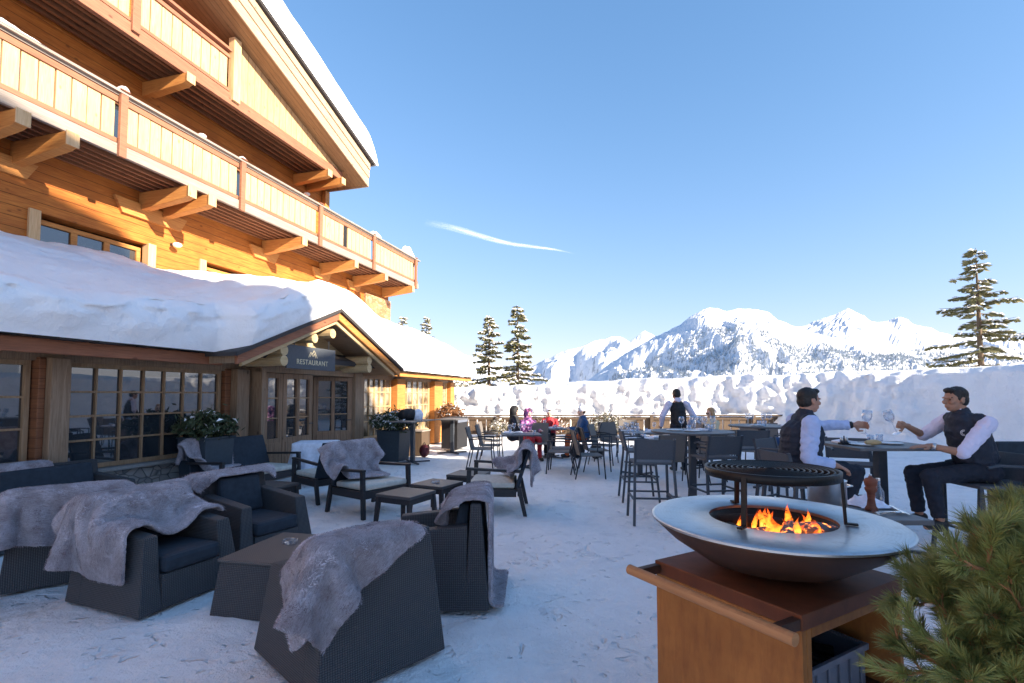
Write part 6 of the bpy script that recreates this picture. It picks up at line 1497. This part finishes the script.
p = B(15.3, 6.5); planter(p.x, p.y, RZB, .45, .75, ('small dark planter at the far end of the restaurant', 'rust-brown dry bush in the planter at the far end of the restaurant'), .4, .55, 43, 'rust_leaf', .07, .1)
# standing tables and stools by the wall
table('high_table', -2.35, 11.9, RZB, 1.3, .6, 1.0, 'long narrow high table with metal legs by the right hand planter')
table('high_table', -1.65, 13.9, RZB, .9, .6, .95, 'small high table at the far end of the restaurant wall')
for x, y, lab in ((-3.0, 13.2, 'wooden barrel-like storage box behind the high table, left one'), (-2.55, 13.6, 'wooden barrel-like storage box behind the high table, right one')):
    t = thing('wooden_box', (x, y, 0), RZB, lab, 'box'); m = MB(); m.bx(-.24, .24, -.24, .24, 0, .62)
    m.build('body', 'fence_wood', t, bevel=.01); m = MB(); m.bx(-.26, .26, -.26, .26, .622, .66); m.build('lid', 'grey_wood', t, bevel=.006)
t = thing('coat_pile', (-2.5, 12.1, 1.0), .3, 'dark coats and a white cloth heaped on the long narrow high table', 'coats')
m = MB(); m.ell((0, 0, .12), (.26, .18, .16), 14, 8); fuse(m, 'coat', 'coat_black', t, .03)
m = MB(); m.ell((.22, -.03, .10), (.14, .14, .17), 14, 8); fuse(m, 'cloth', 'white_cloth', t, .03)
t = thing('red_backpack', (-2.25, 12.9, 0), 0, 'dark red backpack standing on the snow below the high table', 'backpack'); m = MB(); m.ell((0, 0, .17), (.13, .10, .17), 14, 10); m.ell((0, -.08, .12), (.09, .05, .09), 12, 8); fuse(m, 'bag', 'red_bag', t, .02); m = MB(); m.tube([(-.04, 0, .32), (0, 0, .39), (.04, 0, .32)], .012, 6); m.build('strap', 'coat_black', t)
t = thing('dark_cabinet', (-1.7, 14.9, 0), RZB, 'dark service cabinet with white stripes near the end of the restaurant', 'cabinet'); m = MB(); m.bx(-.4, .4, -.25, .25, .05, .95); m.build('body', 'coat_black', t, bevel=.01)
m = MB(); m.bx(-.38, .38, -.262, -.251, .8, .9); m.build('front_label', 'plastic_grey', t)
for k, (x, y, c, lab) in enumerate(((1.65, 12.75, 'coat_black', 'black backpack lying on the snow beside the blue-coated person'), (2.1, 12.6, 'coat_black', 'second black backpack on the snow right of the blue-coated person'))):
    t = thing('backpack', (x, y, 0), k, lab, 'backpack', 'black backpacks on the snow'); m = MB(); m.ell((0, 0, .2), (.2, .15, .2), 14, 10); m.ell((0, -.12, .14), (.12, .07, .1), 12, 8); fuse(m, 'bag', c, t, .02); m = MB(); m.tube([(-.05, 0, .38), (0, 0, .45), (.05, 0, .38)], .012, 6); m.build('strap', 'coat_black', t)
t = thing('teal_chair_cushion', (4.2, 8.1, .78), 0, 'rolled teal cushion on a stool behind the seated man', 'cushion'); m = MB(); m.tube([(-.18, 0, .07), (.18, 0, .07)], .07, 14); m.build('roll', 'coat_blue', t, smooth=True)

# tidy: let long-lived checks pass
for o in list(bpy.data.objects):
    l = o.get('label')
    if l and len(l.split()) > 16: print('LONG', len(l.split()), o.name, '|', l)
